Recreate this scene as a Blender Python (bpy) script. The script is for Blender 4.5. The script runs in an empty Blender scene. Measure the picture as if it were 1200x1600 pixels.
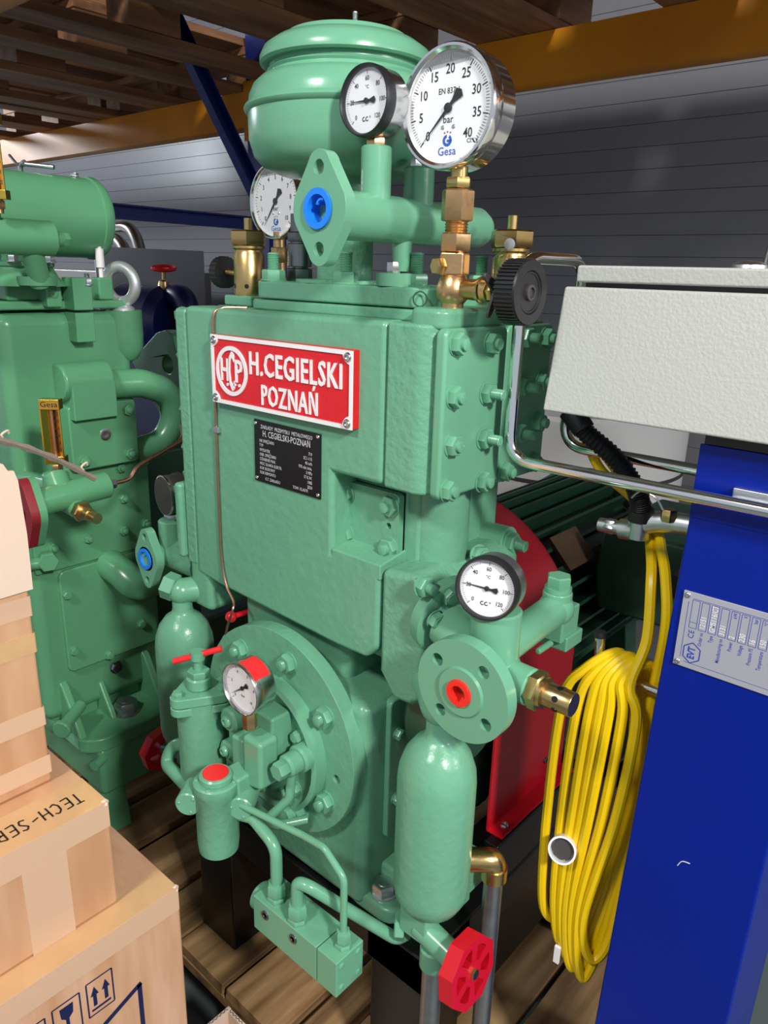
import bpy, bmesh, math, random
from mathutils import Vector, Matrix
from mathutils.geometry import tessellate_polygon
R = math.radians
V = Vector
SC = bpy.context.scene
COL = SC.collection
random.seed(7)

# ------------------------------------------------------------------ camera, light, exposure
def make_camera():
    yaw, pitch, roll = R(40.9), R(17.7), R(-1.6)
    f = V((-math.sin(yaw)*math.cos(pitch), math.cos(yaw)*math.cos(pitch), -math.sin(pitch)))
    r = V((math.cos(yaw), math.sin(yaw), 0)); d = f.cross(r)
    c, s = math.cos(roll), math.sin(roll)
    r2 = r*c + d*s; d2 = d*c - r*s
    cam = bpy.data.cameras.new('camera'); o = bpy.data.objects.new('camera', cam); COL.objects.link(o)
    cam.sensor_fit = 'VERTICAL'; cam.sensor_height = 32.0; cam.sensor_width = 24.0
    cam.lens = 1180.0/1600.0*32.0
    cam.clip_start = 0.02; cam.clip_end = 60
    m = Matrix((r2, -d2, -f)).transposed().to_4x4(); m.translation = V((0, 0, 1.27))
    o.matrix_world = m
    SC.camera = o
make_camera()
w = bpy.data.worlds.new('world'); SC.world = w; w.use_nodes = True
bg = w.node_tree.nodes['Background']; bg.inputs[0].default_value = (0.80, 0.88, 1.0, 1); bg.inputs[1].default_value = 0.52
def lamp(name, loc, target, sx, sy, power, col):
    l = bpy.data.lights.new(name, 'AREA'); l.shape = 'RECTANGLE'; l.size = sx; l.size_y = sy; l.energy = power; l.color = col
    o = bpy.data.objects.new(name, l); COL.objects.link(o); o.location = loc
    o.rotation_euler = (V(target)-V(loc)).to_track_quat('-Z', 'Y').to_euler()
    return o
lamp('area_lamp', (1.60, -0.25, 2.42), (-0.5, 0.6, 0.8), 0.26, 0.26, 74, (1.0, 0.98, 0.93))
lamp('area_lamp', (-0.45, -1.40, 2.95), (-0.8, 0.6, 0.8), 0.35, 0.25, 44, (1.0, 0.99, 0.96))
lamp('wall_fill', (-4.9, 0.6, 2.05), (-2.4, 2.2, 1.1), 0.5, 0.3, 34, (0.86, 0.93, 1.0))  # added fill from the left to brighten the back wall, no real fixture
lamp('area_lamp', (2.30, 1.30, 2.12), (-0.5, 1.2, 0.8), 0.4, 0.3, 26, (0.95, 0.97, 1.0))  # added fill below the ceiling, lifts the red guard, motor and back wall
vs = SC.view_settings
SC.display_settings.display_device = 'sRGB'
vs.view_transform = 'Standard'; vs.look = 'None'; vs.gamma = 1.0; vs.use_curve_mapping = False
vs.exposure = 0.0

# ------------------------------------------------------------------ materials
def lin(c):
    c /= 255.0
    return c/12.92 if c <= 0.04045 else ((c+0.055)/1.055)**2.4
def rgb(r, g, b): return (lin(r), lin(g), lin(b), 1)
MATS = {}
def mat(name, col, rough=0.5, metal=0.0, bump=0.0, bscale=60.0, var=0.0, vscale=6.0, spec=0.5, coat=0.0, col2=None, detail=3.0, stretch=None, bdist=0.002):
    m = bpy.data.materials.new(name); m.use_nodes = True
    nt = m.node_tree; b = nt.nodes['Principled BSDF']
    b.inputs['Base Color'].default_value = col
    b.inputs['Roughness'].default_value = rough; b.inputs['Metallic'].default_value = metal
    b.inputs['Specular IOR Level'].default_value = spec
    if coat: b.inputs['Coat Weight'].default_value = coat; b.inputs['Coat Roughness'].default_value = 0.12
    tc = nt.nodes.new('ShaderNodeTexCoord')
    src = tc.outputs['Object']
    if stretch:
        mp = nt.nodes.new('ShaderNodeMapping'); mp.inputs['Scale'].default_value = stretch
        nt.links.new(src, mp.inputs['Vector']); src = mp.outputs['Vector']
    if var or col2:
        n = nt.nodes.new('ShaderNodeTexNoise'); n.inputs['Scale'].default_value = vscale; n.inputs['Detail'].default_value = 5
        nt.links.new(src, n.inputs['Vector'])
        rp = nt.nodes.new('ShaderNodeValToRGB')
        c2 = col2 or tuple(min(1, c*(1-var)) for c in col[:3])+(1,)
        rp.color_ramp.elements[0].position = 0.35; rp.color_ramp.elements[1].position = 0.68
        rp.color_ramp.elements[0].color = c2; rp.color_ramp.elements[1].color = col
        nt.links.new(n.outputs['Fac'], rp.inputs['Fac']); nt.links.new(rp.outputs['Color'], b.inputs['Base Color'])
    if bump:
        n2 = nt.nodes.new('ShaderNodeTexNoise'); n2.inputs['Scale'].default_value = bscale; n2.inputs['Detail'].default_value = detail
        nt.links.new(src, n2.inputs['Vector'])
        bp = nt.nodes.new('ShaderNodeBump'); bp.inputs['Strength'].default_value = bump; bp.inputs['Distance'].default_value = bdist
        nt.links.new(n2.outputs['Fac'], bp.inputs['Height']); nt.links.new(bp.outputs['Normal'], b.inputs['Normal'])
    MATS[name] = m
    return m
GREEN = rgb(104, 164, 132)
mat('cast_paint', GREEN, 0.30, bump=0.55, bscale=70, var=0.06, vscale=9)
mat('rough_cast_paint', GREEN, 0.32, bump=0.9, bscale=110, var=0.06, vscale=9, detail=5)
mat('paint', GREEN, 0.26, bump=0.12, bscale=60)
G2 = rgb(94, 158, 116)
mat('old_paint', G2, 0.28, bump=0.35, bscale=45, var=0.08, vscale=6)
mat('old_paint_smooth', G2, 0.25, bump=0.08, bscale=40)
mat('motor_green', rgb(40, 78, 58), 0.4, bump=0.2, bscale=50, var=0.2, vscale=14)
mat('red_paint', rgb(200, 16, 36), 0.3, bump=0.12, bscale=50)
mat('bright_red', rgb(235, 38, 44), 0.35)
mat('red_plastic', rgb(238, 40, 30), 0.35)
mat('dark_red', rgb(140, 34, 44), 0.35)
mat('plate_red', rgb(214, 22, 34), 0.33, bump=0.25, bscale=30, stretch=(40, 1, 8))
mat('white_paint', rgb(236, 232, 232), 0.4)
mat('blue_plastic', rgb(28, 128, 240), 0.3)
mat('chrome', (0.90, 0.90, 0.88, 1), 0.13, 1.0)
mat('steel', (0.62, 0.62, 0.62, 1), 0.25, 1.0)
mat('zinc', (0.66, 0.68, 0.70, 1), 0.34, 1.0, bump=0.1, bscale=80)
mat('eye_zinc', (0.62, 0.66, 0.66, 1), 0.42, 0.6)
mat('galvanised', (0.45, 0.46, 0.47, 1), 0.42, 1.0, bump=0.2, bscale=90, var=0.2, vscale=40)
mat('dark_steel', (0.20, 0.21, 0.22, 1), 0.32, 1.0)
mat('stainless_dull', (0.42, 0.40, 0.37, 1), 0.35, 1.0)
mat('brass', (0.66, 0.46, 0.19, 1), 0.28, 1.0, bump=0.08, bscale=120, var=0.12, vscale=30)
mat('bronze', (0.72, 0.45, 0.22, 1), 0.33, 1.0, bump=0.15, bscale=150, var=0.15, vscale=40)
mat('copper', (0.62, 0.34, 0.24, 1), 0.38, 1.0, var=0.2, vscale=50)
mat('gold', (0.85, 0.58, 0.10, 1), 0.22, 1.0)
mat('black_plastic', rgb(30, 30, 32), 0.42)
mat('black_paint', rgb(14, 14, 15), 0.35, bump=0.2, bscale=40)
mat('dark_grey', rgb(62, 58, 58), 0.55)
mat('dial_white', rgb(240, 240, 242), 0.45)
mat('ink', rgb(22, 22, 24), 0.5)
mat('blue_ink', rgb(38, 92, 190), 0.5)
mat('plate_ink', rgb(44, 62, 170), 0.5)
mat('red_ink', rgb(210, 40, 40), 0.5)
mat('silver_ink', rgb(205, 205, 208), 0.4)
mat('black_plate', rgb(16, 16, 18), 0.4)
mat('beige', rgb(176, 178, 172), 0.5, bump=0.6, bscale=330, detail=1.0, bdist=0.0008)
mat('cabinet_blue', rgb(0, 30, 138), 0.32, spec=0.3, bump=0.05, bscale=25, var=0.12, vscale=5)
mat('rack_blue', rgb(28, 44, 124), 0.4, bump=0.1, bscale=30)
mat('deep_blue', rgb(14, 22, 72), 0.35)
mat('cable_yellow', rgb(236, 196, 4), 0.36)
mat('rack_yellow', rgb(244, 154, 2), 0.45, bump=0.2, bscale=25, col2=rgb(206, 124, 4), vscale=3)
mat('alu_plate', rgb(176, 176, 186), 0.42, metal=0.25)
mat('panel_grey', rgb(118, 117, 122), 0.36, bump=0.03, bscale=5)
mat('floor_grey', rgb(96, 108, 106), 0.45, bump=0.1, bscale=20, var=0.2, vscale=4)
mat('ceiling_dark', rgb(70, 72, 76), 0.8)
mat('drum_white', rgb(214, 212, 208), 0.4)
mat('label_brown', rgb(112, 88, 62), 0.4, metal=0.3, var=0.25, vscale=40)
mat('tape', rgb(206, 164, 120), 0.14, var=0.08, vscale=30)
mat('film', rgb(210, 172, 142), 0.18)
mat('pale_card', rgb(222, 196, 176), 0.8, bump=0.1, bscale=120)
mat('chip_block', rgb(160, 116, 92), 0.85, bump=0.8, bscale=160, col2=rgb(106, 66, 50), vscale=160)
mat('grey_rag', rgb(122, 110, 98), 0.9, bump=0.6, bscale=120)
mat('neoprene', rgb(38, 38, 38), 0.6)
def card_mat(name, c1, c2, stretch):
    m = mat(name, c1, 0.62, bump=0.35, bscale=1.0, col2=c2, vscale=1.0, stretch=stretch)
    return m
card_mat('cardboard', rgb(206, 160, 124), rgb(190, 140, 102), (9, 30, 5))
card_mat('cardboard_pink', rgb(216, 172, 142), rgb(192, 142, 102), (7, 26, 4))
def wood_mat(name, c1, c2, stretch, vs=1.0):
    m = mat(name, c1, 0.62, bump=0.4, bscale=1.5, col2=c2, vscale=vs, stretch=stretch)
    return m
wood_mat('pallet_wood', rgb(182, 146, 100), rgb(104, 76, 48), (30, 3, 30))
wood_mat('pallet_wood_pale', rgb(190, 152, 108), rgb(132, 98, 62), (40, 4, 40))
wood_mat('rack_wood', rgb(186, 134, 94), rgb(120, 82, 54), (26, 2.2, 26))
wood_mat('rack_wood_cross', rgb(205, 150, 104), rgb(134, 92, 62), (2.2, 26, 26))
def glass_mat():
    m = bpy.data.materials.new('gauge_glass'); m.use_nodes = True; nt = m.node_tree
    for n in list(nt.nodes): nt.nodes.remove(n)
    out = nt.nodes.new('ShaderNodeOutputMaterial'); mix = nt.nodes.new('ShaderNodeMixShader')
    t = nt.nodes.new('ShaderNodeBsdfTransparent'); g = nt.nodes.new('ShaderNodeBsdfGlossy'); g.inputs['Roughness'].default_value = 0.03
    lw = nt.nodes.new('ShaderNodeLayerWeight'); pw = nt.nodes.new('ShaderNodeMath'); pw.operation = 'POWER'; pw.inputs[1].default_value = 5
    ma = nt.nodes.new('ShaderNodeMath'); ma.operation = 'MULTIPLY_ADD'; ma.inputs[1].default_value = 0.8; ma.inputs[2].default_value = 0.03
    nt.links.new(lw.outputs['Facing'], pw.inputs[0]); nt.links.new(pw.outputs[0], ma.inputs[0])
    nt.links.new(ma.outputs[0], mix.inputs[0]); nt.links.new(t.outputs[0], mix.inputs[1]); nt.links.new(g.outputs[0], mix.inputs[2])
    nt.links.new(mix.outputs[0], out.inputs['Surface'])
    MATS['glass'] = m
glass_mat()
def bubble_mat():
    m = bpy.data.materials.new('fill_line'); m.use_nodes = True; nt = m.node_tree
    for n in list(nt.nodes): nt.nodes.remove(n)
    out = nt.nodes.new('ShaderNodeOutputMaterial'); mix = nt.nodes.new('ShaderNodeMixShader'); mix.inputs[0].default_value = 0.45
    t = nt.nodes.new('ShaderNodeBsdfTransparent'); g = nt.nodes.new('ShaderNodeBsdfDiffuse'); g.inputs['Color'].default_value = rgb(120, 120, 124)
    nt.links.new(t.outputs[0], mix.inputs[1]); nt.links.new(g.outputs[0], mix.inputs[2]); nt.links.new(mix.outputs[0], out.inputs['Surface'])
    MATS['bubble'] = m
bubble_mat()

# ------------------------------------------------------------------ mesh helpers
ORG = {}
def basis(n, up=None):
    n = V(n).normalized()
    if up is None: up = V((0, 0, 1)) if abs(n.z) < 0.9 else V((0, 1, 0))
    u = V(up).cross(n).normalized(); v = n.cross(u)
    return u, v, n
def frame(o, n, up=None):
    u, v, n = basis(n, up)
    m = Matrix((u, v, n)).transposed().to_4x4(); m.translation = V(o)
    return m
TEXT = {}
def text_geo(s, align, space=1.0, bold=0.0):
    k = (s, align, space, bold)
    if k not in TEXT:
        cu = bpy.data.curves.new('t', 'FONT'); cu.body = s; cu.size = 1.0; cu.align_x = align; cu.align_y = 'CENTER'; cu.resolution_u = 2
        cu.space_character = space; cu.offset = bold
        o = bpy.data.objects.new('t', cu)
        me = bpy.data.meshes.new_from_object(o)
        TEXT[k] = ([v.co.copy() for v in me.vertices], [tuple(p.vertices) for p in me.polygons])
        bpy.data.objects.remove(o); bpy.data.meshes.remove(me); bpy.data.curves.remove(cu)
    return TEXT[k]
def fillet(pts, rad, n=7):
    pts = [V(p) for p in pts]; out = [pts[0]]
    for i in range(1, len(pts)-1):
        a, b, c = pts[i-1], pts[i], pts[i+1]
        d1 = (a-b).normalized(); d2 = (c-b).normalized()
        ang = d1.angle(d2)
        if ang > 3.05: out.append(b); continue
        t = min(rad/math.tan(ang/2), 0.48*(a-b).length, 0.48*(c-b).length)
        p1, p2 = b+d1*t, b+d2*t
        for k in range(n+1):
            s = k/n; out.append(p1*(1-s)**2 + b*2*s*(1-s) + p2*s*s)
    out.append(pts[-1]); return out
def smooth_path(pts, n=8):
    pts = [V(p) for p in pts]; out = []
    for i in range(len(pts)-1):
        p0 = pts[max(i-1, 0)]; p1 = pts[i]; p2 = pts[i+1]; p3 = pts[min(i+2, len(pts)-1)]
        for k in range(n):
            t = k/n
            out.append(0.5*((2*p1)+(p2-p0)*t+(2*p0-5*p1+4*p2-p3)*t*t+(3*p1-p0-3*p2+p3)*t**3))
    out.append(pts[-1]); return out
class MB:
    def __init__(s, xf=None): s.v = []; s.f = []; s.xf = xf
    def add(s, vs, fs, xf=None):
        n = len(s.v)
        for p in vs:
            p = V(p)
            if xf: p = xf @ p
            if s.xf: p = s.xf @ p
            s.v.append(p)
        for f in fs: s.f.append(tuple(i+n for i in f))
        return s
    def box(s, a, b, xf=None):
        x0, y0, z0 = a; x1, y1, z1 = b
        vs = [(x0, y0, z0), (x1, y0, z0), (x1, y1, z0), (x0, y1, z0), (x0, y0, z1), (x1, y0, z1), (x1, y1, z1), (x0, y1, z1)]
        return s.add(vs, [(0, 3, 2, 1), (4, 5, 6, 7), (0, 1, 5, 4), (1, 2, 6, 5), (2, 3, 7, 6), (3, 0, 4, 7)], xf)
    def prism(s, outer, d0, d1, xf=None, holes=()):
        """polygon in local XY extruded along local Z from d0 to d1"""
        loops = [list(outer)]+[list(h) for h in holes]
        def area(l): return sum(l[i][0]*l[(i+1) % len(l)][1]-l[(i+1) % len(l)][0]*l[i][1] for i in range(len(l)))
        if area(loops[0]) < 0: loops[0].reverse()
        for h in loops[1:]:
            if area(h) > 0: h.reverse()
        flat = [p for l in loops for p in l]; n = len(flat)
        vs = [(p[0], p[1], d0) for p in flat]+[(p[0], p[1], d1) for p in flat]
        fs = []
        if len(loops) == 1:
            fs.append(tuple(range(n-1, -1, -1))); fs.append(tuple(range(n, 2*n)))
        else:
            for t in tessellate_polygon([[V((p[0], p[1], 0)) for p in l] for l in loops]):
                a, b, c = t
                A, B, C_ = flat[a], flat[b], flat[c]
                if (B[0]-A[0])*(C_[1]-A[1])-(B[1]-A[1])*(C_[0]-A[0]) < 0: b, c = c, b
                fs.append((c, b, a)); fs.append((a+n, b+n, c+n))
        k = 0
        for l in loops:
            m = len(l)
            for i in range(m):
                j = (i+1) % m; fs.append((k+i, k+j, k+j+n, k+i+n))
            k += m
        return s.add(vs, fs, xf)
    def lathe(s, prof, o, n, seg=28, up=None):
        """prof: list of (radius, height) along n from o; closed with caps where radius is 0 or ends"""
        xf = frame(o, n, up); vs = []; fs = []; rings = []
        for r, h in prof:
            if r <= 1e-6: rings.append([len(vs)]); vs.append((0, 0, h))
            else:
                rings.append(list(range(len(vs), len(vs)+seg)))
                for i in range(seg):
                    a = 2*math.pi*i/seg; vs.append((r*math.cos(a), r*math.sin(a), h))
        for A, B in zip(rings, rings[1:]):
            if len(A) == 1 and len(B) == 1: continue
            for i in range(seg):
                j = (i+1) % seg
                if len(A) == 1: fs.append((A[0], B[j], B[i]))
                elif len(B) == 1: fs.append((A[i], A[j], B[0]))
                else: fs.append((A[i], A[j], B[j], B[i]))
        if len(rings[0]) > 1: fs.append(tuple(reversed(rings[0])))
        if len(rings[-1]) > 1: fs.append(tuple(rings[-1]))
        return s.add(vs, fs, xf)
    def ring(s, prof, o, n, seg=32):
        """closed profile loop revolved (torus like)"""
        xf = frame(o, n); vs = []; fs = []; m = len(prof)
        for i in range(seg):
            a = 2*math.pi*i/seg
            for r, h in prof: vs.append((r*math.cos(a), r*math.sin(a), h))
        for i in range(seg):
            j = (i+1) % seg
            for k in range(m):
                l = (k+1) % m; fs.append((i*m+k, j*m+k, j*m+l, i*m+l))
        return s.add(vs, fs, xf)
    def cyl(s, a, b, r, r2=None, seg=24, ch=0.0):
        a, b = V(a), V(b); h = (b-a).length; r2 = r if r2 is None else r2
        pr = [(r-ch, 0), (r, ch), (r2, h-ch), (r2-ch, h)] if ch else [(r, 0), (r2, h)]
        return s.lathe(pr, a, b-a, seg)
    def hexp(s, o, n, af, h, rot=0.0, ch=0.0015, up=None):
        """hexagon prism with rounded ends; af = across corners radius"""
        xf = frame(o, n, up)
        def ringp(r, z): return [(r*math.cos(rot+i*math.pi/3), r*math.sin(rot+i*math.pi/3), z) for i in range(6)]
        vs = ringp(af*0.93, 0)+ringp(af, ch)+ringp(af, h-ch)+ringp(af*0.9, h)
        fs = [tuple(range(5, -1, -1)), tuple(range(18, 24))]
        for k in range(3):
            for i in range(6):
                j = (i+1) % 6; fs.append((k*6+i, k*6+j, k*6+6+j, k*6+6+i))
        return s.add(vs, fs, xf)
    def tube(s, pts, r, seg=12, rf=None):
        pts = [V(p) for p in pts]; vs = []; fs = []; n = len(pts)
        t = (pts[1]-pts[0]).normalized(); u, v, _ = basis(t)
        for i, p in enumerate(pts):
            t2 = (pts[min(i+1, n-1)]-pts[max(i-1, 0)]).normalized()
            q = t.rotation_difference(t2); u = q @ u; v = q @ v; t = t2
            rr = rf(i/(n-1)) if rf else r
            for k in range(seg):
                a = 2*math.pi*k/seg; vs.append(p+u*(rr*math.cos(a))+v*(rr*math.sin(a)))
        for i in range(n-1):
            for k in range(seg):
                l = (k+1) % seg; fs.append((i*seg+k, i*seg+l, (i+1)*seg+l, (i+1)*seg+k))
        fs.append(tuple(range(seg-1, -1, -1))); fs.append(tuple(range((n-1)*seg, n*seg)))
        return s.add(vs, fs)
    def sphere(s, o, r, seg=20, sz=1.0, n=(0, 0, 1)):
        k = seg//2
        return s.lathe([(r*math.sin(math.pi*i/k), -r*sz*math.cos(math.pi*i/k)) for i in range(k+1)], o, n, seg)
    def text(s, t, xf, size, x=0, y=0, align='CENTER', xs=1.0, depth=0.0, z=0.0, space=1.0, bold=0.004):
        vs, fs = text_geo(t, align, space, bold); n = len(vs)
        top = [(x+p.x*size*xs, y+p.y*size, z+depth) for p in vs]
        if not depth: return s.add(top, fs, xf)
        bot = [(p[0], p[1], z) for p in top]; cnt = {}
        for f in fs:
            for i in range(len(f)):
                a, b = f[i], f[(i+1) % len(f)]; cnt[(a, b)] = 1
        side = [(a+n, b+n, b, a) for (a, b) in cnt if (b, a) not in cnt]
        return s.add(top+bot, list(fs)+side, xf)
    def textfit(s, t, xf, cx, cy, width, cap, depth=0.0, z=0.0, space=1.0, bold=0.012):
        """text centred at cx, cy with a given overall width and capital height"""
        vs, _ = text_geo('H', 'CENTER', 1.0, bold); ch = max(p.y for p in vs)-min(p.y for p in vs); mid = (max(p.y for p in vs)+min(p.y for p in vs))/2
        vs, _ = text_geo(t, 'CENTER', space, bold); x0 = min(p.x for p in vs); x1 = max(p.x for p in vs)
        size = cap/ch; xs = width/((x1-x0)*size)
        return s.text(t, xf, size, cx-(x0+x1)/2*size*xs, cy-mid*size, 'CENTER', xs, depth, z, space, bold)
    def quad(s, xf, x0, y0, x1, y1, z=0.0):
        return s.add([(x0, y0, z), (x1, y0, z), (x1, y1, z), (x0, y1, z)], [(0, 1, 2, 3)], xf)
    def line(s, xf, p, q, wd, z=0.0):
        p, q = V((p[0], p[1], 0)), V((q[0], q[1], 0)); d = (q-p).normalized(); k = V((-d.y, d.x, 0))*wd/2; zz = V((0, 0, z))
        return s.add([p-k+zz, q-k+zz, q+k+zz, p+k+zz], [(0, 1, 2, 3)], xf)
def circ(cx, cy, r, n=24, a0=0, a1=360):
    full = abs(a1-a0-360) < 1e-6; m = n if full else n+1
    return [(cx+r*math.cos(R(a0+(a1-a0)*i/n)), cy+r*math.sin(R(a0+(a1-a0)*i/n))) for i in range(m)]
def rrect(x0, y0, x1, y1, r, n=5):
    return (circ(x1-r, y1-r, r, n, 0, 90)+circ(x0+r, y1-r, r, n, 90, 180)+circ(x0+r, y0+r, r, n, 180, 270)+circ(x1-r, y0+r, r, n, 270, 360))
def set_mat(me, m): me.materials.append(MATS[m])
def finish(me, bev, ang=38):
    for p in me.polygons: p.use_smooth = True
    if not bev: me.set_sharp_from_angle(angle=R(ang))
def P(name, mb, m, parent=None, bev=0.0, label=None, seg=2, kind=None, cat=None, group=None, ang=38):
    """link one mesh object; with a parent it is a part standing where its vertices say (world coordinates)"""
    org = ORG[parent.name] if parent else None
    me = bpy.data.meshes.new(name)
    off = org or V((0, 0, 0))
    me.from_pydata([p-off for p in mb.v], [], mb.f); me.validate()
    set_mat(me, m); finish(me, bev, ang)
    o = bpy.data.objects.new(name, me); COL.objects.link(o)
    if parent: o.parent = parent; ORG[o.name] = org
    else: ORG[o.name] = V((0, 0, 0))
    if bev:
        md = o.modifiers.new('bevel', 'BEVEL'); md.width = bev; md.segments = seg; md.limit_method = 'ANGLE'; md.angle_limit = R(40); md.harden_normals = True
    if label: o['label'] = label
    if kind: o['kind'] = kind
    if cat: o['category'] = cat
    if group: o['group'] = group
    return o
def thing(name, loc, label, cat, group=None):
    o = bpy.data.objects.new(name, None); COL.objects.link(o); o.location = loc; ORG[o.name] = V(loc)
    o['label'] = label; o['category'] = cat
    if group: o['group'] = group
    return o
def rebase(o):
    """move a single-mesh top-level thing's origin to the middle of its base"""
    vs = o.data.vertices
    xs = [v.co.x for v in vs]; ys = [v.co.y for v in vs]; zs = [v.co.z for v in vs]
    c = V(((min(xs)+max(xs))/2, (min(ys)+max(ys))/2, min(zs)))
    for v in vs: v.co -= c
    o.location = c; ORG[o.name] = c
    return o
CACHE = {}
def inst(key, build, name, m, parent, loc, n, up=None, rot=0.0):
    """alike small pieces share one mesh built along +Z at the origin"""
    k = (key, m)
    if k not in CACHE:
        mb = build(); me = bpy.data.meshes.new(name); me.from_pydata(mb.v, [], mb.f); me.validate(); set_mat(me, m); finish(me, 0); CACHE[k] = me
    o = bpy.data.objects.new(name, CACHE[k]); COL.objects.link(o); o.parent = parent
    xf = frame(V(loc)-ORG[parent.name], n, up) @ Matrix.Rotation(rot, 4, 'Z')
    o.matrix_local = xf
    ORG[o.name] = V(loc)
    return o
def b_nut(r, h, sr, sl, threads=True):
    def f():
        mb = MB().hexp((0, 0, 0), (0, 0, 1), r, h, ch=h*0.14)
        pr = [(sr, h-0.001)]
        if threads and sl > 0.006:
            k = max(3, int(sl/0.0018))
            for i in range(k):
                z = h+sl*i/k; pr += [(sr*0.86, z), (sr, z+sl*0.5/k)]
        pr += [(sr, h+sl*0.9), (sr*0.75, h+sl), (0, h+sl)]
        mb.lathe(pr, (0, 0, 0), (0, 0, 1), 14)
        mb.lathe([(r*1.12, 0), (r*1.12, h*0.14), (r*0.9, h*0.14)], (0, 0, 0), (0, 0, 1), 18)
        return mb
    return f
def nut(parent, loc, n=(0, -1, 0), r=0.011, h=0.009, sl=0.012, m='paint', rot=None, name='hex_nut'):
    return inst(('nut', r, h, sl), b_nut(r, h, r*0.52, sl), name, m, parent, loc, n, rot=random.uniform(0, 1) if rot is None else rot)
def bolt(parent, loc, n=(0, -1, 0), r=0.008, h=0.006, m='paint', name='bolt_head'):
    return inst(('bolt', r, h), b_nut(r, h, r*0.7, 0.0012, False), name, m, parent, loc, n, rot=random.uniform(0, 1))
def b_screw(r, h):
    def f():
        mb = MB().lathe([(r, 0), (r, h*0.4), (r*0.8, h*0.85), (r*0.45, h), (r*0.45, h*0.55), (0, h*0.55)], (0, 0, 0), (0, 0, 1), 16)
        return mb
    return f
def screw(parent, loc, n, r=0.005, h=0.003, m='zinc', name='screw'):
    return inst(('screw', r, h), b_screw(r, h), name, m, parent, loc, n)

# ------------------------------------------------------------------ gauges
def gauge(parent, c, n, r, depth, name, label, ringm, casem, ring_w, majors, minor_n, title, unit, needle, up=(0, 0, 1), digits=True, a_off=0.0, extra=None, num=0.17):
    """round dial gauge; c is the middle of its front rim, n faces the reader"""
    F = frame(c, n, up)
    body = MB(F).lathe([(r*0.55, -depth), (r*0.92, -depth), (r*0.97, -depth+0.003), (r*0.97, -0.009), (r*0.9, -0.0095)], (0, 0, 0), (0, 0, 1), 48)
    g = P(name, body, casem, parent, label=label)
    rim = MB(F).ring([(r*0.985, -0.016 if ringm != 'black_plastic' else -0.013), (r, -0.012), (r, -0.003), (r*0.97, 0), (r-ring_w*0.6, 0), (r-ring_w, -0.0025), (r-ring_w, -0.007), (r*0.94, -0.009)], (0, 0, 0), (0, 0, 1), 56)
    P('bezel', rim, ringm, g)
    rd = r-ring_w
    P('dial', MB(F).lathe([(rd+0.0008, -0.0078), (rd+0.0008, -0.006), (0, -0.006)], (0, 0, 0), (0, 0, 1), 48), 'dial_white', g)
    ink = MB(F); z = -0.0057; I = Matrix()
    nm = len(majors); tot = (nm-1)*minor_n
    for i in range(tot+1):
        a = R(225-270*i/tot+a_off); big = i % minor_n == 0; mid = (i % (minor_n//2) == 0) if minor_n % 2 == 0 else False
        r0 = rd*0.94; r1 = rd*(0.82 if big else 0.87 if not mid else 0.85)
        ink.line(I, (r0*math.cos(a), r0*math.sin(a)), (r1*math.cos(a), r1*math.sin(a)), rd*(0.022 if big else 0.009), z)
        if big and digits:
            rr = rd*0.68; ink.text(majors[i//minor_n], I, rd*num*1.35, rr*math.cos(a), rr*math.sin(a), xs=0.85, z=z, bold=0.01)
    if title: ink.text(title, I, rd*0.15, 0, rd*0.30, xs=0.9, z=z)
    if unit: ink.text(unit[0], I, unit[2]*rd, 0, unit[1]*rd, z=z)
    P('scale', ink, 'ink', g)
    if extra == 'maker':
        lb = MB(F).text('Gesa', I, rd*0.22, 0, -rd*0.78, z=z)
        lb.prism(circ(0, -rd*0.58, rd*0.11, 14, 100, 420)+circ(0, -rd*0.58, rd*0.055, 14, 420, 100), z-0.0001, z)
        lb.quad(I, -rd*0.01, -rd*0.61, rd*0.11, -rd*0.565, z)
        P('maker_mark', lb, 'blue_ink', g)
        rb = MB(F)
        for k in (-1, 0, 1): rb.prism(circ(k*rd*0.07, -rd*0.44+rd*0.015*(1-abs(k)), rd*0.018, 8), z-0.0001, z)
        P('mark_dots', rb, 'red_ink', g)
        sc = MB(F)
        for k in (-1, 1): sc.lathe([(rd*0.045, 0), (rd*0.03, 0.0006), (0, 0.0006)], (k*rd*0.13, -rd*0.34, -0.006), (0, 0, 1), 12)
        P('dial_screw', sc, 'zinc', g)
    elif extra == 'swirl':
        sw = MB(F)
        for x0 in (-0.12, 0.03):
            sw.prism(circ(x0*rd, -rd*0.55, rd*0.075, 10, 60, 330)+circ(x0*rd, -rd*0.55, rd*0.045, 10, 330, 60), z-0.0001, z)
        sw.text('o', I, rd*0.14, rd*0.16, -rd*0.48, z=z)
        P('maker_mark', sw, 'ink', g)
    a = R(needle); ca, sa = math.cos(a), math.sin(a)
    nd = MB(F); L = rd*0.86
    pts = [(L, 0), (0, rd*0.03), (-rd*0.16, rd*0.035), (-rd*0.36, rd*0.11), (-rd*0.42, 0), (-rd*0.36, -rd*0.11), (-rd*0.16, -rd*0.035), (0, -rd*0.03)]
    nd.prism([(x*ca-y*sa, x*sa+y*ca) for x, y in pts], -0.0050, -0.0044)
    nd.lathe([(rd*0.09, -0.0052), (rd*0.09, -0.0038), (rd*0.05, -0.0034), (0, -0.0034)], (0, 0, 0), (0, 0, 1), 16)
    P('needle', nd, 'ink', g)
    if extra == 'maker' and ringm == 'chrome' and r > 0.05:
        y0 = rd*0.79; a0 = math.degrees(math.asin(y0/rd*0.99))
        P('fill_bubble', MB(F).prism(circ(0, 0, rd*0.985, 16, a0+5, 180-a0+3), -0.0032, -0.0030), 'bubble', g)
    P('glass', MB(F).prism(circ(0, 0, rd+0.0008, 40), -0.0029, -0.0026), 'glass', g)
    return g

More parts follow.
